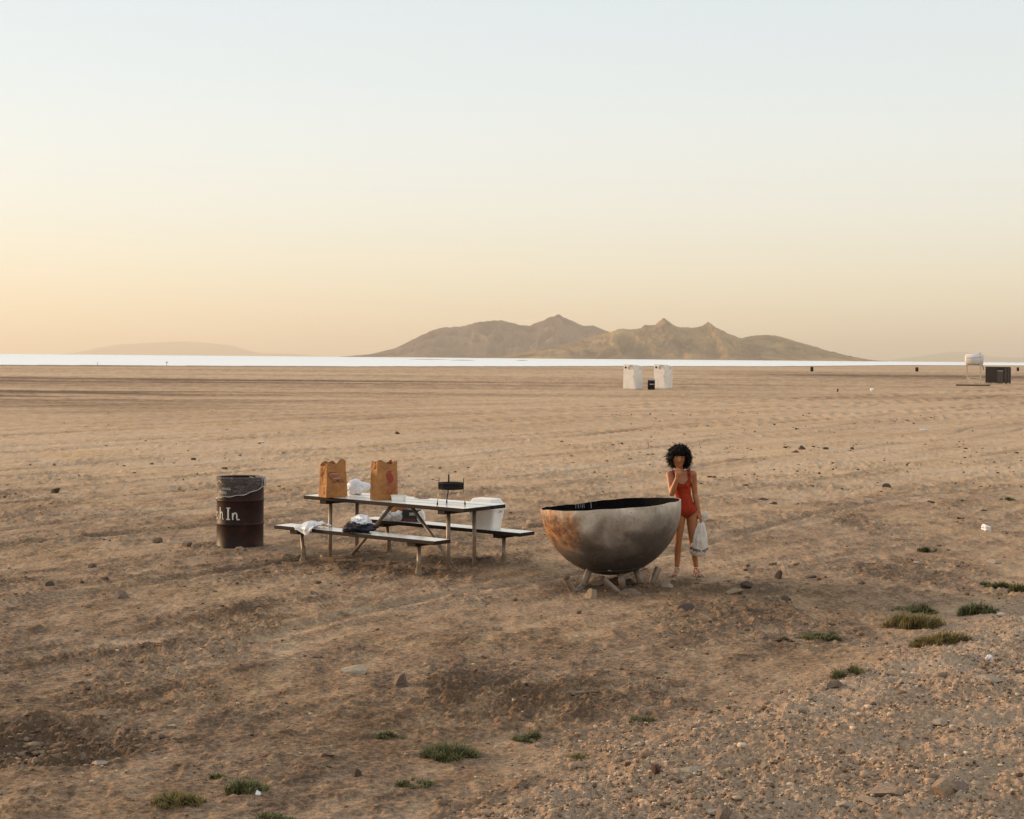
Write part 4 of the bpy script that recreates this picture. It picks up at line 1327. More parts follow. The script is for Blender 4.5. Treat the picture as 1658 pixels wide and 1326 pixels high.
# ------------------------------------------------------------------ weeds and grass tufts
def leaf_mat(name, a, b):
    m, nt, p, out = new_mat(name)
    c = ramp(nt, noise_tex(nt, obj_vec(nt), 22.0, 4, .6), [(.35, b), (.65, a)])
    nt.links.new(c, p.inputs['Base Color']); p.inputs['Roughness'].default_value = .9; p.inputs['Specular IOR Level'].default_value = .05
    return m
M_LEAF = {'green': leaf_mat('green_weed', (.20, .19, .085), (.10, .10, .048)),
          'yellow': leaf_mat('yellowing_weed', (.27, .21, .085), (.15, .12, .052)),
          'brown': leaf_mat('dry_weed', (.17, .11, .05), (.09, .06, .03))}
def tuft(px, py, wpx, hpx, tone, label, seed, dens=1.0):
    rg = random.Random(seed); p = on_ground(px, py - hpx*.18); s = p.y/FPX
    W = wpx*s; Hh = hpx*s*.95; D = W*.85
    vs_ = []; fs = []
    nclump = max(6, int(20*dens)); cl = []
    for _ in range(nclump):
        r = rg.random()**.6*.47; a = rg.uniform(0, 2*PI)
        cl.append((r*math.cos(a)*W, r*math.sin(a)*D, (1 - (r/.5)**2*.6)))
    nb = int(1350*dens*min(1.5, max(.5, W/.3)))
    for _ in range(nb):
        cx_, cy_, ht = rg.choice(cl)
        bx = cx_ + rg.gauss(0, .045)*W; by = cy_ + rg.gauss(0, .05)*D
        gx, gy = p.x + bx, p.y + by
        le = Hh*rg.uniform(.3, 1.15)*ht
        an = rg.uniform(0, 2*PI); lean = rg.uniform(.3, 1.45)
        dx, dy = math.cos(an), math.sin(an)
        wd = rg.uniform(.0014, .0034)*(.7 + s*90)
        b0 = len(vs_); px_, py_ = -dy, dx
        z0_ = -.012
        for t, w_ in ((0, .7), (.45, 1.0), (.8, .7), (1.0, .08)):
            q = lean*t
            r = le*math.sin(q)*.9 if lean > .3 else le*t*lean
            zz = z0_ + le*t*(1 - .35*lean*t)
            x = bx + dx*r*t; y_ = by + dy*r*t
            vs_ += [(x - px_*wd*w_, y_ - py_*wd*w_, zz), (x + px_*wd*w_, y_ + py_*wd*w_, zz)]
        fs += [(b0, b0+1, b0+3, b0+2), (b0+2, b0+3, b0+5, b0+4), (b0+4, b0+5, b0+7, b0+6)]
    me = bpy.data.meshes.new('weed'); me.from_pydata(vs_, [], fs); me.update()
    zs = fields(np.array([p.x + v[0] for v in vs_[::8]]), np.array([p.y + v[1] for v in vs_[::8]]))[0]
    arr = np.array(vs_); arr[:, 2] += np.repeat(zs, 8) - p.z
    me.vertices.foreach_set('co', arr.astype(np.float32).ravel())
    o = link('weed_tuft', me, M_LEAF[tone]); o.location = (p.x, p.y, p.z)
    return tag(o, label, 'weed')
tufts = [
    (729, 1231, 96, 34, 'green', 'largest green weed tuft in the middle foreground'),
    (633, 1196, 52, 18, 'green', 'small green weed tuft left of the largest middle tuft', .7),
    (857, 1202, 58, 20, 'green', 'green weed tuft right of the largest middle tuft', .9),
    (930, 1232, 50, 15, 'yellow', 'thin pale green weed low on the sand near the gravel edge', .45),
    (667, 1275, 66, 18, 'green', 'flat green weed below the largest middle tuft', .6),
    (1041, 1172, 40, 18, 'green', 'small green weed at the left edge of the gravel', .6),
    (288, 1309, 86, 32, 'yellow', 'yellowish green weed tuft, leftmost in the foreground'),
    (398, 1288, 74, 32, 'green', 'dark green weed tuft right of the yellowish one at lower left'),
    (347, 1264, 38, 17, 'green', 'small weed tuft above the two at lower left', .5),
    (438, 1334, 76, 22, 'green', 'weed tuft cut by the bottom edge at lower left', .6),
    (529, 1244, 20, 10, 'green', 'tiny green sprig beside a grey lump, left of centre', .2),
    (1329, 1039, 78, 16, 'green', 'low wide green weed left of the big weed patch at right'),
    (1272, 1037, 34, 9, 'brown', 'brownish dry weed left of the low wide green weed', .5),
    (1348, 1013, 26, 8, 'brown', 'small brownish weed above the low wide green weed', .4),
    (1478, 1022, 100, 34, 'yellow', 'big yellow green weed patch on the right hand sand', 1.2),
    (1487, 989, 82, 15, 'green', 'long low weed just above the big patch at right', .9),
    (1583, 997, 62, 28, 'green', 'dense dark green weed right of the big patch'),
    (1522, 1047, 96, 26, 'yellow', 'yellow green weed strip along the top of the gravel bank', .9),
    (1612, 956, 54, 17, 'green', 'green weed near the right edge above the dense dark one'),
    (1650, 965, 30, 24, 'green', 'green weed cut by the right edge of the picture'),
    (1380, 1096, 78, 22, 'green', 'sparse weed at the gravel edge beside the grey boulder', .4),
    (1502, 893, 34, 13, 'green', 'lone green tuft on the sand at right, below the litter', .8),
    (1632, 811, 26, 8, 'green', 'farthest green weed, near the right edge', .6),
    (1552, 841, 22, 6, 'brown', 'low dry weed above the white litter at right', .4),
    (1594, 828, 16, 5, 'brown', 'tiny dry weed left of the farthest green weed', .3),
]
for i, t in enumerate(tufts):
    tuft(*t[:6], 900 + i, t[6] if len(t) > 6 else 1.0)

# ------------------------------------------------------------------ loose clods and gravel (uncountable)
def scatter(name, pts, sizes, tones_mat, seed, label, flat=.6, big=True):
    rg = np.random.RandomState(seed)
    base = []
    for i in range(6):
        bm = bmesh.new(); bmesh.ops.create_icosphere(bm, subdivisions=1, radius=1.0) if big else bmesh.ops.create_cube(bm, size=1.35)
        r_ = random.Random(seed + i)
        for v in bm.verts: v.co = v.co*r_.uniform(.60, 1.15)
        bv = np.array([v.co[:] for v in bm.verts]); bmesh.ops.triangulate(bm, faces=bm.faces[:]); bf = np.array([[w.index for w in f.verts] for f in bm.faces]); bm.free()
        base.append((bv, bf))
    V = []; F = []; off = 0; T = []
    n = len(pts)
    for i in range(6):
        sel = np.arange(i, n, 6)
        if len(sel) == 0: continue
        bv, bf = base[i]; k = len(sel)
        a = rg.rand(k)*2*np.pi; s = sizes[sel]
        sx = s*(.7 + .6*rg.rand(k)); sy = s*(.6 + .5*rg.rand(k)); sz = s*flat*(.6 + .7*rg.rand(k))
        X = bv[None, :, 0]*sx[:, None]; Y = bv[None, :, 1]*sy[:, None]; Z = bv[None, :, 2]*sz[:, None]
        x = X*np.cos(a)[:, None] - Y*np.sin(a)[:, None] + pts[sel, 0][:, None]
        y_ = X*np.sin(a)[:, None] + Y*np.cos(a)[:, None] + pts[sel, 1][:, None]
        z = Z + pts[sel, 2][:, None] + (sz*.25)[:, None]
        V.append(np.stack([x, y_, z], -1).reshape(-1, 3))
        F.append((bf[None] + (off + np.arange(k)*len(bv))[:, None, None]).reshape(-1, 3))
        T.append(np.repeat(rg.rand(k), len(bv)))
        off += k*len(bv)
    V = np.concatenate(V).astype(np.float32); F = np.concatenate(F).astype(np.int32); T = np.concatenate(T).astype(np.float32)
    me = bpy.data.meshes.new(name)
    me.vertices.add(len(V)); me.vertices.foreach_set('co', V.ravel())
    me.loops.add(F.size); me.loops.foreach_set('vertex_index', F.ravel())
    me.polygons.add(len(F)); me.polygons.foreach_set('loop_start', np.arange(0, F.size, 3, dtype=np.int32))
    me.update()
    at = me.attributes.new('tone', 'FLOAT', 'POINT'); at.data.foreach_set('value', T)
    o = link(name, me, tones_mat)
    return tag(o, label, 'gravel', kind='stuff')
def tone_mat(name, stops):
    m, nt, p, out = new_mat(name)
    t = nd(nt, 'ShaderNodeAttribute', attribute_name='tone').outputs['Fac']
    geo = nd(nt, 'ShaderNodeNewGeometry')
    f = mth(nt, 'ADD', t, mth(nt, 'MULTIPLY', mth(nt, 'SUBTRACT', noise_tex(nt, geo.outputs['Position'], 40, 4), .5), .5))
    nt.links.new(ramp(nt, f, stops), p.inputs['Base Color']); p.inputs['Roughness'].default_value = .95
    p.inputs['Specular IOR Level'].default_value = .1
    return m
rg = np.random.RandomState(11)
# gravel bank
def gravel_pts(n, s0, sig, lo, hi):
    yy = 5.8*np.exp(rg.rand(n)*math.log(21/5.8)); xx = rg.uniform(-.12, 1.0, n)*(.40*yy + 1.0)
    gm_ = gravel_mask(xx, yy)
    patch = .25 + .75*sstep(-.25, .25, fbm(xx/.8, yy/.8, 420, 3))
    keep = rg.rand(n) < gm_*patch
    xx, yy = xx[keep], yy[keep]
    return np.stack([xx, yy, fields(xx, yy)[0]], 1), np.clip(s0*np.exp(rg.randn(len(xx))*sig), lo, hi)
gt = tone_mat('gravel_stones', [(.0, (.10, .068, .048)), (.35, (.28, .195, .132)), (.7, (.44, .325, .226)), (1.0, (.62, .49, .37))])
P_, S_ = gravel_pts(75000, .0068, .45, .0035, .016)
scatter('gravel', P_, S_, gt, 1, 'fine loose gravel covering the bank at lower right', big=False)
P_, S_ = gravel_pts(6500, .0145, .5, .009, .05)
scatter('gravel_stones', P_, S_, gt, 4, 'coarser stones lying loose on the gravel bank', .6)
# clods over the sand
n = 90000
yy = 6.0*np.exp(rg.rand(n)*math.log(70/6.0)); xx = rg.uniform(-1, 1, n)*(1.5 + .40*yy)
f_ = fields(xx, yy)
prob = .16 + .75*np.clip(f_[3], 0, 1) + .35*sstep(.05, .4, fbm(xx/3.0, yy/5.0, 400, 3))
prob = prob*(.14 + .86*sstep(24, 13, yy))
keep = (rg.rand(n) < prob*.62)
xx, yy = xx[keep], yy[keep]
sz_ = np.clip(.0095*np.exp(rg.randn(len(xx))*.55), .004, .034)*np.clip(yy/14, .75, 2.2)
scatter('clods', np.stack([xx, yy, f_[0][keep]], 1), sz_, tone_mat('soil_clods', [(.0, (.10, .064, .042)), (.5, (.22, .145, .092)), (.85, (.32, .22, .145)), (1.0, (.46, .36, .26))]), 2, 'crumbs and clods of earth strewn over the sand', .55, big=False)
# broken slabs of crust in the churned hollow
n = 900
xx = -3.0 + rg.randn(n)*.6; yy = 9.75 + rg.randn(n)*.38
keep = rg.rand(n) < pit_mask(xx, yy)*.9 + .06
xx, yy = xx[keep], yy[keep]
scatter('crust_slabs', np.stack([xx, yy, fields(xx, yy)[0]], 1), np.clip(.018*np.exp(rg.randn(len(xx))*.5), .008, .06), tone_mat('crust', [(.0, (.11, .073, .050)), (.5, (.185, .125, .083)), (1.0, (.27, .19, .128))]), 6, 'broken slabs of crust in the churned hollow', .5, big=True)
# dark scatter on the right hand sand beyond the girl
n = 1500
yy = 30 + 45*rg.rand(n)**1.2; xx = (rg.uniform(.06, .34, n))*yy
keep = rg.rand(n) < .15 + .85*sstep(.0, .35, fbm(xx/4.0, yy/3.0, 410, 3))
xx, yy = xx[keep], yy[keep]
zz = fields(xx, yy)[0]
scatter('clods', np.stack([xx, yy, zz], 1), np.clip(.022*np.exp(rg.randn(len(xx))*.5), .012, .075), tone_mat('dark_clods', [(0, (.05, .035, .026)), (.8, (.13, .09, .06)), (1, (.2, .14, .1))]), 3, 'scatter of dark clods on the far right hand sand', .7)
# ------------------------------------------------------------------ the girl in the red swimsuit
PB = on_ground(1112, 933.0)
PS = PB.y / FPX                      # metres per photo pixel at her distance
person = thing('person', 'person in a red swimsuit with dark curly hair, hand to mouth, behind the bowl', 'person', PB)
prims = []                           # (kind, p0, r0, p1, r1, flatten_y, part)
def cap(a, ra, b, rb, part, fy=1.0): prims.append((Vector(a), ra, Vector(b), rb, fy, part))
# torso
cap((-.028, .0, .735), .098, (-.012, .0, .745), .098, 'torso', .82)
cap((-.066, .005, .72), .076, (.042, .005, .725), .074, 'torso', .95)       # hips
cap((-.02, .0, .76), .098, (-.045, .0, .89), .083, 'torso', .80)            # belly to waist
cap((-.045, .0, .89), .083, (-.068, .0, 1.03), .098, 'torso', .76)          # ribs
cap((-.125, .0, 1.05), .070, (-.015, .0, 1.055), .070, 'torso', .92)        # chest
cap((-.11, -.045, 1.01), .045, (-.035, -.045, 1.012), .045, 'torso', .8)
cap((-.165, .01, 1.125), .043, (.025, .01, 1.135), .043, 'torso', 1.0)      # shoulder girdle
cap((-.08, .01, 1.12), .055, (-.088, .002, 1.19), .043, 'neck', 1.0)
cap((-.088, .0, 1.19), .042, (-.098, -.008, 1.24), .043, 'neck', 1.0)
# head
HC = Vector((-.104, -.012, 1.305))
cap(HC + Vector((0, .012, .025)), .083, HC + Vector((0, -.004, .0)), .078, 'head', 1.08)
cap(HC + Vector((0, -.012, -.03)), .066, HC + Vector((.0, -.030, -.075)), .040, 'head', 1.0)
cap(HC + Vector((0, -.083, .005)), .010, HC + Vector((0, -.100, -.026)), .014, 'head', 1.0)      # nose
# her right arm (picture left): hand to mouth
SR = Vector((-.196, .0, 1.118)); ER = Vector((-.185, -.115, .925)); WR = Vector((-.138, -.165, 1.09))
cap(SR, .047, SR.lerp(ER, .5), .039, 'arm'); cap(SR.lerp(ER, .5), .039, ER, .033, 'arm')
cap(ER, .034, ER.lerp(WR, .35), .035, 'arm'); cap(ER.lerp(WR, .35), .035, WR, .022, 'arm')
PALM = WR + Vector((.010, .0, .052))
cap(WR, .022, PALM, .026, 'arm', .8)
for k, (dx, ln) in enumerate(((-.024, .052), (-.008, .058), (.008, .054), (.022, .044))):
    b = PALM + Vector((dx, .004, .014)); m_ = b + Vector((.004, .012, ln*.55)); e = m_ + Vector((.008, .026, ln*.32))
    cap(b, .0095, m_, .0090, 'arm'); cap(m_, .0090, e, .0080, 'arm')
b = WR + Vector((.026, .0, .030)); cap(b, .011, b + Vector((.020, .004, .030)), .0095, 'arm'); cap(b + Vector((.020, .004, .030)), .0095, b + Vector((.016, .022, .052)), .0085, 'arm')
# her left arm (picture right): hanging, holding the bag
SL = Vector((.056, .0, 1.128)); EL = Vector((.086, .03, .905)); WL = Vector((.124, -.02, .715))
cap(SL, .046, SL.lerp(EL, .5), .037, 'arm'); cap(SL.lerp(EL, .5), .037, EL, .031, 'arm')
cap(EL, .031, EL.lerp(WL, .35), .032, 'arm'); cap(EL.lerp(WL, .35), .032, WL, .021, 'arm')
PL = WL + Vector((.010, -.004, -.055))
cap(WL, .021, PL, .026, 'arm', .9)
for k, (dy, ln) in enumerate(((-.024, .040), (-.008, .044), (.008, .042), (.022, .034))):
    b = PL + Vector((.006, dy, -.014)); m_ = b + Vector((.014, -.002, -.026)); e = m_ + Vector((-.014, -.004, -.022))
    cap(b, .0098, m_, .0095, 'arm'); cap(m_, .0095, e, .0085, 'arm')
b = WL + Vector((-.006, -.022, -.034)); cap(b, .011, b + Vector((.006, -.012, -.028)), .0095, 'arm'); cap(b + Vector((.006, -.012, -.028)), .0095, b + Vector((.016, -.010, -.050)), .0085, 'arm')
# legs
def legs(h, k, a, toe):
    h, k, a, toe = map(Vector, (h, k, a, toe))
    cap(h, .072, h.lerp(k, .45), .058, 'leg'); cap(h.lerp(k, .45), .058, k, .039, 'leg')
    c = k.lerp(a, .32) + Vector((0, .016, 0))
    cap(k, .038, c, .040, 'leg'); cap(c, .040, k.lerp(a, .8), .029, 'leg'); cap(k.lerp(a, .8), .029, a, .027, 'leg')
    heel = a + Vector((-(toe - a).x*.18, .022, -.035)); cap(a, .028, heel, .026, 'leg')
    ball = a.lerp(toe, .65); ball.z = toe.z + .012
    cap(a, .027, ball, .026, 'leg', 1.0)
    sd = Vector((-(toe - a).y, (toe - a).x, 0)).normalized()
    for j, (o_, l_) in enumerate(((-.026, 1.0), (-.011, .98), (.001, .93), (.012, .87), (.022, .78))):
        b_ = ball + sd*o_*.9; e_ = a.lerp(toe, l_) + sd*o_; e_.z = toe.z
        cap(b_, .012, e_, .0095 if j else .012, 'leg')
AR = Vector((-.112, -.005, .075)); TR = Vector((-.150, -.150, .022))
AL = Vector((.108, .02, .075)); TL = Vector((.150, -.120, .022))
legs((-.082, .0, .705), (-.098, -.018, .385), AR, TR)
legs((.050, .0, .710), (.058, -.012, .390), AL, TL)

def person_mesh():
    mb = MB()
    for a, ra, b, rb, fy, part in prims:
        L = (b - a).length; n = max(2, int(L/(min(ra, rb)*.28)) + 1)
        for i in range(n):
            t = i/(n-1); r = ra + (rb-ra)*t
            mb.sphere(a.lerp(b, t), (r, r*fy, r), 14, 9)
    me = mb.mesh('body_raw')
    o = bpy.data.objects.new('tmp', me); C.objects.link(o)
    rm = o.modifiers.new('r', 'REMESH'); rm.mode = 'VOXEL'; rm.voxel_size = .0055; rm.use_smooth_shade = True
    sm = o.modifiers.new('s', 'SMOOTH'); sm.factor = .5; sm.iterations = 4
    dg = bpy.context.evaluated_depsgraph_get()
    out = bpy.data.meshes.new_from_object(o.evaluated_get(dg))
    bpy.data.objects.remove(o, do_unlink=True)
    return out
body_me = person_mesh(); body_me.name = 'body'
nv = len(body_me.vertices)
cob = np.zeros(nv*3); body_me.vertices.foreach_get('co', cob); cob = cob.reshape(-1, 3)
nob = np.zeros(nv*3); body_me.vertices.foreach_get('normal', nob); nob = nob.reshape(-1, 3)
best = np.full(nv, 9.0); part = np.zeros(nv, int); PARTS = ['torso', 'neck', 'head', 'arm', 'leg']
for a, ra, b, rb, fy, pt in prims:
    A_ = np.array(a); B_ = np.array(b); d = B_ - A_; L = max(d @ d, 1e-9)
    t = np.clip(((cob - A_) @ d)/L, 0, 1); c = A_ + t[:, None]*d; r = ra + (rb - ra)*t
    q = cob - c; q[:, 1] /= fy
    dist = np.linalg.norm(q, axis=1) - r
    w = dist < best
    best[w] = dist[w]; part[w] = PARTS.index(pt)
def skin_material():
    m, nt, p, out = new_mat('tanned_skin')
    c = ramp(nt, noise_tex(nt, obj_vec(nt), 9.0, 4, .6), [(.35, (.31, .108, .040)), (.65, (.41, .152, .060))])
    nt.links.new(c, p.inputs['Base Color']); p.inputs['Roughness'].default_value = .5
    p.inputs['Subsurface Weight'].default_value = .08
    p.inputs['Subsurface Radius'].default_value = (.01, .004, .002)
    return m
M_SKIN = skin_material()
body_me.materials.clear()
body = link('body', body_me, M_SKIN, person)
# swimsuit: the torso surface pushed out a little, cut at neckline, arm and leg holes
xc = np.interp(cob[:, 2], [.65, .75, .9, 1.04, 1.13], [-.015, -.012, -.045, -.070, -.072])
X_, Y_, Z_ = cob[:, 0] - xc, cob[:, 1], cob[:, 2]
front = Y_ < .0
neck_z = np.where(front, 1.025 + 1.15*np.clip(np.abs(X_) - .018, 0, 1)**1.1*1.0, 1.00 + 1.3*np.clip(np.abs(X_) - .01, 0, 1))
strap = (np.abs(np.abs(X_) - .082) < .014) & (Z_ > 1.0)
inarm = np.abs(X_) < np.interp(Z_, [.95, 1.0, 1.05, 1.10], [.2, .115, .098, .096])
legcut = Z_ > .660 + .85*np.clip(np.abs(X_) - .028, 0, 1)
isuit = (((part == 0) | (part == 1)) & (Z_ < neck_z) & inarm | (strap & (part != 3) & (Z_ < 1.2)))
isuit &= legcut
isuit |= (part == 4) & (Z_ > .660 + .85*np.clip(np.abs(X_) - .028, 0, 1)) & (Z_ < .8)
def submesh(name, mask, off, mat, parent):
    fs = [f for f in ([v for v in p_.vertices] for p_ in body_me.polygons) if all(mask[v] for v in f)]
    used = sorted({v for f in fs for v in f}); mp = {v: i for i, v in enumerate(used)}
    me = bpy.data.meshes.new(name)
    me.from_pydata((cob[used] + nob[used]*off).tolist(), [], [[mp[v] for v in f] for f in fs])
    me.polygons.foreach_set('use_smooth', np.ones(len(fs), bool)); me.update()
    o = link(name, me, mat, parent)
    sm = o.modifiers.new('t', 'SOLIDIFY'); sm.thickness = .004; sm.offset = -1
    return o
M_SUIT = simple('red_swimsuit', (.36, .034, .008), (.27, .024, .006), .7, 12, spec=.2)
M_PIPING = simple('dark_piping', (.03, .014, .012), None, .6, 12)
suit = submesh('swimsuit', isuit, .0045, M_SUIT, person)
# piping: faces of the suit along its border
bmk = bmesh.new(); bmk.from_mesh(suit.data)
ring = set()
for e in bmk.edges:
    if e.is_boundary: ring.update(v.index for v in e.verts)
q = MB()
for e in bmk.edges:
    if e.is_boundary: q.path([e.verts[0].co, e.verts[1].co], .0028, 5, caps=False)
bmk.free()
q.build('piping', M_PIPING, suit)
# hair: bumpy core plus many curls
def inhair(dv):
    """opening for the face"""
    return not (dv.y < -.35 and dv.z < .34 and abs(dv.x) < .60 and dv.z > -1)
HM = HC + Vector((.010, .018, .026))
bm = bmesh.new(); bmesh.ops.create_icosphere(bm, subdivisions=4, radius=1.0)
for v in list(bm.verts):
    d = v.co.normalized()
    if not inhair(d): continue
kill = [v for v in bm.verts if not inhair(v.co.normalized())]
bmesh.ops.delete(bm, geom=kill, context='VERTS')
for v in bm.verts:
    d = v.co.normalized(); r = 1 + .16*mnoise.noise(d*3.2) + .10*mnoise.noise(d*8)
    low = .14 if d.z < 0 else 0
    v.co = HM + Vector((d.x*(.116 + .02*(d.z < -.1)), d.y*.118, d.z*(.116 if d.z > 0 else (.162 if d.x > 0 else .140))))*r
me = bpy.data.meshes.new('hair'); bm.to_mesh(me); bm.free()
me.polygons.foreach_set('use_smooth', np.ones(len(me.polygons), bool))
M_HAIR = simple('dark_hair', (.010, .006, .0045), (.004, .003, .0025), .6, 30, spec=.15)
hair = link('hair', me, M_HAIR, person)
sm = hair.modifiers.new('t', 'SOLIDIFY'); sm.thickness = .02; sm.offset = -1
q = MB(); rh = random.Random(2)
for k in range(1700):
    d = Vector((rh.gauss(0, 1), rh.gauss(0, 1), rh.gauss(.1, 1))).normalized()
    if not inhair(d) or d.z < -.85: continue
    base = HM + Vector((d.x*.118, d.y*.118, d.z*(.122 if d.z > 0 else .138)))*rh.uniform(.90, 1.0)
    t1 = d.orthogonal().normalized(); t2 = d.cross(t1); ph = rh.uniform(0, 6.28); rad = rh.uniform(.005, .010)
    L = rh.uniform(.012, .036)*(1.9 if rh.random() < .14 else 1.0)*(1.4 if d.z < 0 else 1.0); turns = rh.uniform(1.0, 2.0)
    pts = []
    for i in range(7):
        t = i/6; a = ph + turns*2*PI*t
        pts.append(base + d*L*t + (t1*math.cos(a) + t2*math.sin(a))*rad*t - Vector((0, 0, .012*t*t)))
    q.path(pts, [.0026, .0028, .0026, .0024, .0020, .0015, .0007], 4, smooth=True)
for k in range(90):     # fringe over the forehead
    x = rh.uniform(-.072, .078); base = HC + Vector((x, -.072 + abs(x)*.45, .088 + rh.uniform(-.01, .02)))
    pts = [base + Vector((.006*math.sin(k + i*1.3), -.020*math.sin(i/4*2.2) - .006, -.0125*i)) for i in range(5)]
    q.path(pts, [.005, .006, .0055, .0045, .002], 5)
q.build('curls', M_HAIR, hair)
# eyes and brows
M_EYE = simple('dark_eye', (.012, .008, .006), None, .3, 10)
for sx in (-1, 1):
    MB().sphere(HC + Vector((sx*.030, -.078, .012)), (.012, .006, .007)).build('eye', M_EYE, person)
    MB().path([HC + Vector((sx*.016, -.083, .030)), HC + Vector((sx*.032, -.081, .034)), HC + Vector((sx*.046, -.070, .030))], [.002, .003, .0015], 5).build('brow', M_HAIR, person)
# sandals
M_STRAP = simple('white_strap', (.72, .66, .58), (.55, .48, .4), .5, 20)
M_SOLE = simple('tan_sole', (.30, .20, .12), (.2, .13, .08), .7, 20)
for A_, T_ in ((AR, TR), (AL, TL)):
    d = (T_ - A_); d.z = 0; ln = d.length; d.normalize(); s = Vector((-d.y, d.x, 0))
    heel = Vector((A_.x, A_.y, 0)) - d*.042
    loop = []
    for t, w_ in ((0, .016), (.08, .028), (.35, .026), (.65, .040), (.88, .038), (1.0, .016)): loop.append(heel + d*(ln + .075)*t + s*w_)
    for t, w_ in ((1.0, .016), (.88, .034), (.65, .036), (.35, .024), (.08, .028), (0, .016)): loop.append(heel + d*(ln + .075)*t - s*w_)
    sd = thing('sandal', None, None); sd.parent = person
    n = len(loop)
    so = MB(); so.add([v + Vector((0, 0, -.012)) for v in loop] + [v + Vector((0, 0, .006)) for v in loop],
                      [tuple(range(n-1, -1, -1)), tuple(range(n, 2*n))] + [(i, (i+1) % n, n+(i+1) % n, n+i) for i in range(n)])
    so.build('sole', M_SOLE, sd)
    st_ = MB()
    for t0, hgt_, w_, lean in ((.62, .048, .041, 0), (.74, .042, .042, .02), (.40, .080, .034, .01)):
        c0 = heel + d*(ln + .075)*t0
        st_.path([c0 + s*w_*math.cos(R(a_)) + Vector((0, 0, max(.0, hgt_*math.sin(R(a_))))) + d*lean*math.cos(R(a_)) for a_ in range(0, 181, 15)], .0052, 6)
    c0 = Vector((A_.x, A_.y, .095)) 
    st_.path([c0 + (s*math.cos(R(a_)) + d*math.sin(R(a_)))*.033 for a_ in range(0, 361, 24)], .005, 6, caps=False)
    st_.path([heel + d*(ln+.075)*.40 + Vector((0, 0, .08)), Vector((A_.x, A_.y, .095)) + d*.033], .005, 6)
    st_.build('straps', M_STRAP, sd)
# bag in her hand
hb = PB + PL + Vector((.016, -.006, -.036))
hbag = thing('cloth_bag', 'white cloth bag with a dark band, held in the girl\'s hand', 'bag', hb)
M_CLOTHBAG = simple('off_white_cloth', (.74, .68, .60), (.60, .53, .45), .85, 8, bmp=.35, bscale=20, bdist=.01)
q = MB(); rows, n = 30, 40; vv = []
for j in range(rows + 1):
    t = j/rows
    hx = np.interp(t, [0, .05, .12, .3, .6, .85, .95, 1.0], [.014, .024, .040, .064, .084, .096, .100, .086])
    hy = np.interp(t, [0, .05, .12, .3, .6, .85, .95, 1.0], [.014, .022, .034, .048, .060, .060, .046, .022])
    sx = np.interp(t, [0, .3, 1], [0, -.010, -.028])
    for k in range(n):
        a = 2*PI*k/n
        f = 1 + .10*math.sin(7*a + 3*t)*(1.2 - t) + .07*math.sin(11*a - 4*t) + .16*mnoise.noise(Vector((math.cos(a)*1.8, math.sin(a)*1.8, t*5)))
        vv.append((sx + hx*f*math.cos(a), hy*f*math.sin(a), -.385*t + .018*t*math.sin(2*a + 1) + .010*t*mnoise.noise(Vector((a*2, t*3, 7)))))
q.add(vv, [(j*n+k, (j+1)*n+k, (j+1)*n+(k+1) % n, j*n+(k+1) % n) for j in range(rows) for k in range(n)], 0, True)
q.add(vv[-n:], [tuple(range(n))]); q.add(vv[:n], [tuple(range(n-1, -1, -1))])
for p_ in range(len(q.f)):
    if p_ < rows*n and 24 <= p_//n <= 25 + (p_ % 3 == 0) and (p_ % n) % 13 != 5: q.m[p_] = 1
q.build('pouch', [M_CLOTHBAG, simple('dark_band', (.24, .18, .17), (.13, .10, .10), .8, 25)], hbag)
me = blob_mesh('gathered_top', (.065, .06, .11), 51, .4, .3, 3, 0)
o = link('gathered_top', me, M_CLOTHBAG, hbag); o.location = (.018, .0, -.015); o.rotation_euler = (0, .35, 0)

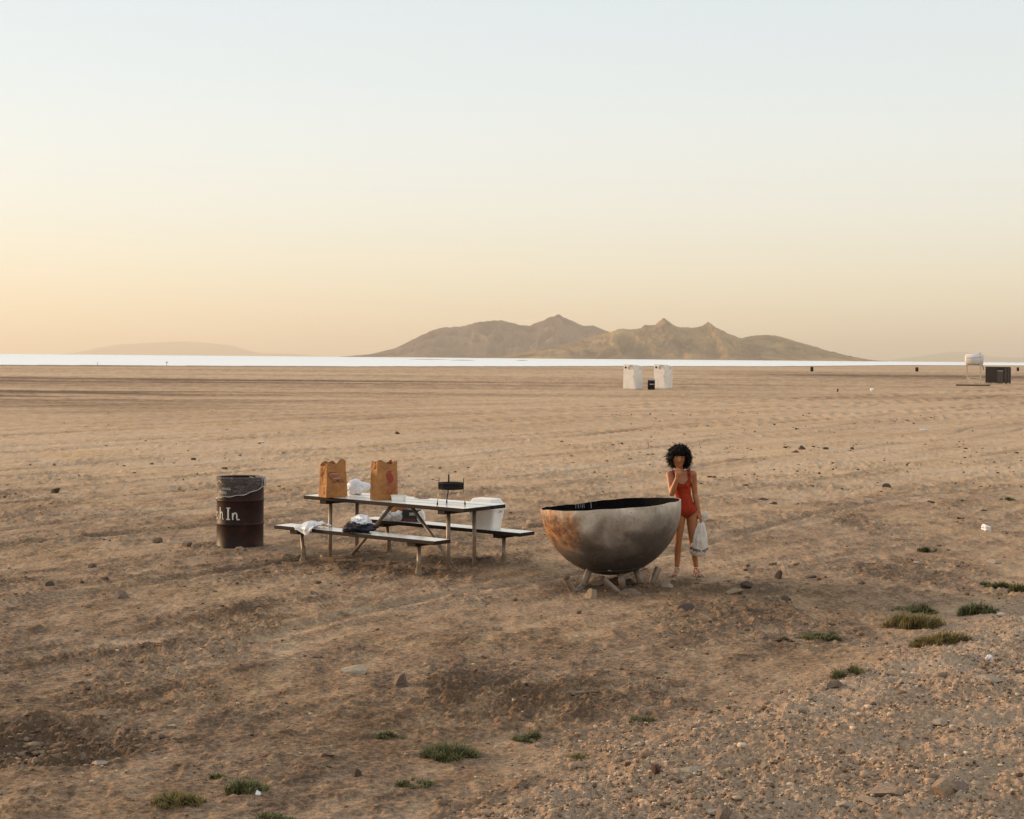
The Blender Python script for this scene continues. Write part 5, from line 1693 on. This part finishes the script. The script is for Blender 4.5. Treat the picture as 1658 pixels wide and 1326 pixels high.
# ------------------------------------------------------------------ portable toilets and the barrel between them
def cloudy_white(name, a=(.84, .79, .72), b=(.74, .69, .62)):
    return simple(name, a, b, .5, 2.0)
M_FIBRE = cloudy_white('fibreglass')
M_DARKHOLE = simple('dark_opening', (.015, .012, .01), None, .9, 5)
M_TRIM = simple('pale_trim', (.55, .50, .44), (.45, .41, .36), .5, 4)
def toilet(px, py, label, ang, w=1.12, d=1.12, h=1.98):
    p = unproject(px, py, 0); p.z = ground_z(p.x, p.y)
    t = thing('portable_toilet', label, 'portable toilet', p, ang, 'portable toilets')
    q = MB()
    b = [(-w/2, -d/2), (w/2, -d/2), (w/2, d/2), (-w/2, d/2)]
    k0, k1 = 1.0, .94
    zt = [h, h, h - .10, h - .10]
    lo = [(x*k0, y_*k0, -.03) for x, y_ in b]; hi = [(x*k1, y_*k1, z) for (x, y_), z in zip(b, (h, h - .04, h - .14, h - .10))]
    q.add(lo + hi, [(0, 1, 5, 4), (1, 2, 6, 5), (2, 3, 7, 6), (3, 0, 4, 7), (4, 5, 6, 7)])
    q.build('body', M_FIBRE, t)
    MB().box((-w/2 - .03, -d/2 - .03, -.03), (w/2 + .03, d/2 + .03, .07)).build('skid', M_TRIM, t)
    # front door on -Y with round boss and vent hole
    dr = MB().box((-w*.40, -d/2 - .005, .10), (w*.40, -d/2 + .05, h*.78)); dro = dr.build('door', M_FIBRE, t)
    MB().box((w*.33, -d/2 - .035, .95), (w*.37, -d/2 - .006, 1.12)).build('handle', M_TRIM, dro)
    yb = -d/2*k1 - .012
    bo = MB(); bo.add([(.14 + r_*math.cos(2*PI*k/28), yb - dz, h - .30 + r_*math.sin(2*PI*k/28)) for r_, dz in ((.27, -.02), (.27, .012), (.235, .02), (.22, .012)) for k in range(28)],
                      [(j*28+k, j*28+(k+1) % 28, (j+1)*28+(k+1) % 28, (j+1)*28+k) for j in range(3) for k in range(28)] + [tuple(3*28 + k for k in range(28))], 0, True)
    bo.build('round_boss', M_TRIM, t)
    vo = MB(); vo.path([(-w*.30, yb + .03, h - .25), (-w*.30, yb - .02, h - .25)], .085, 16); vo.build('vent_hole', M_DARKHOLE, t)
    # louvre on the right face
    for k in range(3):
        MB().box((w/2*k1 - .005, .12, h - .38 + .06*k), (w/2*k1 + .02, .40, h - .355 + .06*k)).build('louvre', M_TRIM, t)
    return t
toilet(1024.5, 630.3, 'left of the two pale portable toilets far out on the beach', R(-36))
toilet(1073.5, 629.6, 'right of the two pale portable toilets, with the small barrel beside it', R(-36))
def small_drum(px, py, label, h=.86, r=.285, bands=False, group=None, ground=True):
    p = unproject(px, py, 0); p.z = ground_z(p.x, p.y)
    t = thing('trash_barrel', label, 'trash barrel', p, 0, group)
    MB().lathe([(r, 0), (r, h*.33), (r + .012, h*.345), (r, h*.36), (r, h*.66), (r + .012, h*.675), (r, h*.69), (r, h), (r - .02, h), (r - .02, h*.2)], 24).disc(r - .02, h*.2, 24).build('body', M_DRUM, t)
    if bands:
        MB().lathe([(r + .006, h*.86), (r + .008, h*1.01), (r - .005, h*1.01)], 24).build('liner', M_FILMHEM, t)
        q = MB(); stroke(q, [(-.16 + .016*k, h*.50 + .03*math.sin(k*1.9)) for k in range(22)], .03, r + .004); q.build('lettering', M_WHITEPAINT, t)
    return t
small_drum(1054.5, 630.8, 'dark trash barrel between the two portable toilets', bands=True)
small_drum(1314.5, 601.5, 'leftmost tiny dark barrel far out near the shore at right', 1.0, .33, group='barrels near the shore')
small_drum(1484.5, 601.5, 'tiny dark barrel near the shore left of the water tank', 1.0, .36, group='barrels near the shore')
small_drum(1648, 601.0, 'tiny dark barrel near the shore at the right edge', 1.0, .33, group='barrels near the shore')

# ------------------------------------------------------------------ water tank on a stand
tp = unproject(1577, 624.5, 0); tp.z = ground_z(tp.x, tp.y)
s_ = tp.y/FPX
M_TANK = simple('white_tank_paint', (.70, .66, .64), (.55, .50, .48), .5, 1.5)
M_POST = simple('cream_post', (.66, .54, .40), (.52, .42, .31), .6, 3)
M_BOARD = simple('brown_board', (.16, .085, .04), (.09, .05, .025), .8, 3)
tk = thing('water_tank', 'white round water tank on a tall cream post stand at far right', 'water tank', tp, R(-16))
TL_, TRr = 1.62, .58
ax = 2.62
q = MB(); vv = []; n = 36
prof = [(-TL_/2 - .10, .0), (-TL_/2 - .09, .25), (-TL_/2 - .05, .45), (-TL_/2, .58), (TL_/2, .58), (TL_/2 + .05, .45), (TL_/2 + .09, .25), (TL_/2 + .10, 0.0)]
prof = [(x, r_*TRr/.58) for x, r_ in prof]
for x, r_ in prof:
    for k in range(n): vv.append((x, r_*math.cos(2*PI*k/n), ax + r_*math.sin(2*PI*k/n)))
q.add(vv, [(j*n+k, (j+1)*n+k, (j+1)*n+(k+1) % n, j*n+(k+1) % n) for j in range(len(prof)-1) for k in range(n)], 0, True)
q.build('tank', M_TANK, tk)
MB().path([(.55, 0, ax + TRr - .02), (.55, 0, ax + TRr + .10)], .05, 10).build('filler_pipe', M_POST, tk)
MB().lathe([(.0, ax + TRr + .13), (.14, ax + TRr + .115), (.15, ax + TRr + .10), (.0, ax + TRr + .10)], 16, center=(.55, 0)).build('filler_cap', M_BOARD, tk)
q = MB(); rt_ = random.Random(8); x = -.76
while x < .62:      # faded lettering, illegible at this distance
    wd = rt_.uniform(.05, .09); hh_ = rt_.uniform(.10, .17); a0 = R(14 + 5*x)
    for zz in (0,):
        r_ = TRr + .004; a1 = a0 + hh_/r_
        q.add([(x, -r_*math.cos(a0), ax + r_*math.sin(a0)), (x + wd*.4, -r_*math.cos(a0), ax + r_*math.sin(a0)), (x + wd*.4, -r_*math.cos(a1), ax + r_*math.sin(a1)), (x, -r_*math.cos(a1), ax + r_*math.sin(a1))], [(0, 1, 2, 3)])
        am = (a0 + a1)/2 + rt_.uniform(-.08, .08)
        q.add([(x + wd*.4, -r_*math.cos(am), ax + r_*math.sin(am)), (x + wd, -r_*math.cos(am), ax + r_*math.sin(am)), (x + wd, -r_*math.cos(am + .06), ax + r_*math.sin(am + .06)), (x + wd*.4, -r_*math.cos(am + .06), ax + r_*math.sin(am + .06))], [(0, 1, 2, 3)])
    x += wd + .035
q.build('lettering', simple('faded_letter', (.25, .19, .18), None, .7, 6), tk)
for sx in (-.68, .62):
    for sy in (-.45, .45):
        MB().box((sx - .065, sy - .065, 0), (sx + .065, sy + .065, ax - TRr + .16)).build('post', M_POST, tk)
for sy in (-.45, .45):
    MB().box((-.66, sy - .03, .80), (.60, sy + .03, .90)).build('rail', M_POST, tk)
    MB().path([(-.64, sy - .07, .78), (.50, sy - .07, .10)], .035, 6).build('brace', M_POST, tk)
for sx in (-.68, .62):
    MB().box((sx - .03, -.40, .805), (sx + .03, .40, .895)).build('rail', M_POST, tk)
MB().box((-.80, -.60, ax - TRr - .02), (.76, .60, ax - TRr + .05)).build('deck', M_POST, tk)
MB().path([(.80, -.3, ax - .55), (.88, -.3, ax - .75), (.88, -.3, ax - 1.0)], .04, 8).build('tap_pipe', M_BOARD, tk)
MB().box((-1.75, -.75, -.02), (1.55, -.62, .13)).build('ground_board', M_BOARD, tk)
MB().box((-1.75, .62, -.02), (1.55, .75, .12)).build('ground_board', M_BOARD, tk)

# ------------------------------------------------------------------ changing stall beside the tank
sp_ = unproject(1615, 621.2, 0); sp_.z = ground_z(sp_.x, sp_.y)
M_DKWOOD = simple('dark_stained_board', (.055, .038, .028), (.03, .021, .016), .75, 2, stretch=(8, 8, 1))
M_DKWOOD2 = simple('lighter_stained_board', (.11, .082, .060), (.07, .052, .038), .75, 2, stretch=(8, 8, 1))
stl = thing('changing_stall', 'dark wooden changing stall with upright panels beside the water tank', 'stall', sp_, R(-22))
for k in range(4):
    x0 = -1.22 + .31*k
    MB().box((x0, -.62 + .003*k, .10), (x0 + .306, -.575, 1.84)).build('panel', M_DKWOOD, stl)
MB().box((.04, -.60, .06), (.62, -.555, 1.40)).build('door', M_DKWOOD2, stl)
MB().box((.04, -.605, 1.41), (.62, -.56, 1.48)).build('rail', M_POST, stl)
for k, (x0, m_) in enumerate(((.66, M_DKWOOD), (.84, M_DKWOOD2), (1.01, M_DKWOOD), (1.15, M_DKWOOD2), (1.29, M_DKWOOD))):
    MB().box((x0, -.61 + .02*(k % 2), .05), (x0 + (.165 if k < 4 else .10), -.565 + .02*(k % 2), 1.86 - .05*(k % 2))).build('panel', m_, stl)
MB().box((-1.24, -.55, .10), (-1.19, .60, 1.84)).build('side_wall', M_DKWOOD, stl)
MB().box((1.34, -.55, .10), (1.39, .60, 1.82)).build('side_wall', M_DKWOOD, stl)
MB().box((-1.18, .56, .10), (1.33, .60, 1.84)).build('back_wall', M_DKWOOD, stl)
for x0 in (-1.10, -.45, .66, 1.12):
    MB().box((x0, -.66, -.05), (x0 + .14, -.50, .14)).build('foot_block', M_POST, stl)
MB().box((-1.26, -.635, 1.845), (1.40, -.54, 1.90)).build('top_rail', M_DKWOOD, stl)

# ------------------------------------------------------------------ posts at the water's edge
def post(px, py, h, label, w=.10, cross=False):
    p = unproject(px, py, 0); p.z = -.1
    t = thing('water_post', label, 'post', p, 0, 'posts at the shore')
    MB().path([(0, 0, -.2), (.02, 0, h)], w/2, 8).build('stake', M_DKWOOD, t)
    if cross: MB().path([(-.35, 0, h*.62), (.35, 0, h*.66)], w/2.4, 6).build('crossbar', M_DKWOOD, t)
    return t
post(158, 590.5, .75, 'thin post standing at the shore, the left one of two')
post(270, 591.5, 1.15, 'taller post with a crossbar at the shore, the right one of two', cross=True)
post(1356, 634.5, .35, 'short dark stake far out on the sand left of the water tank', .12)
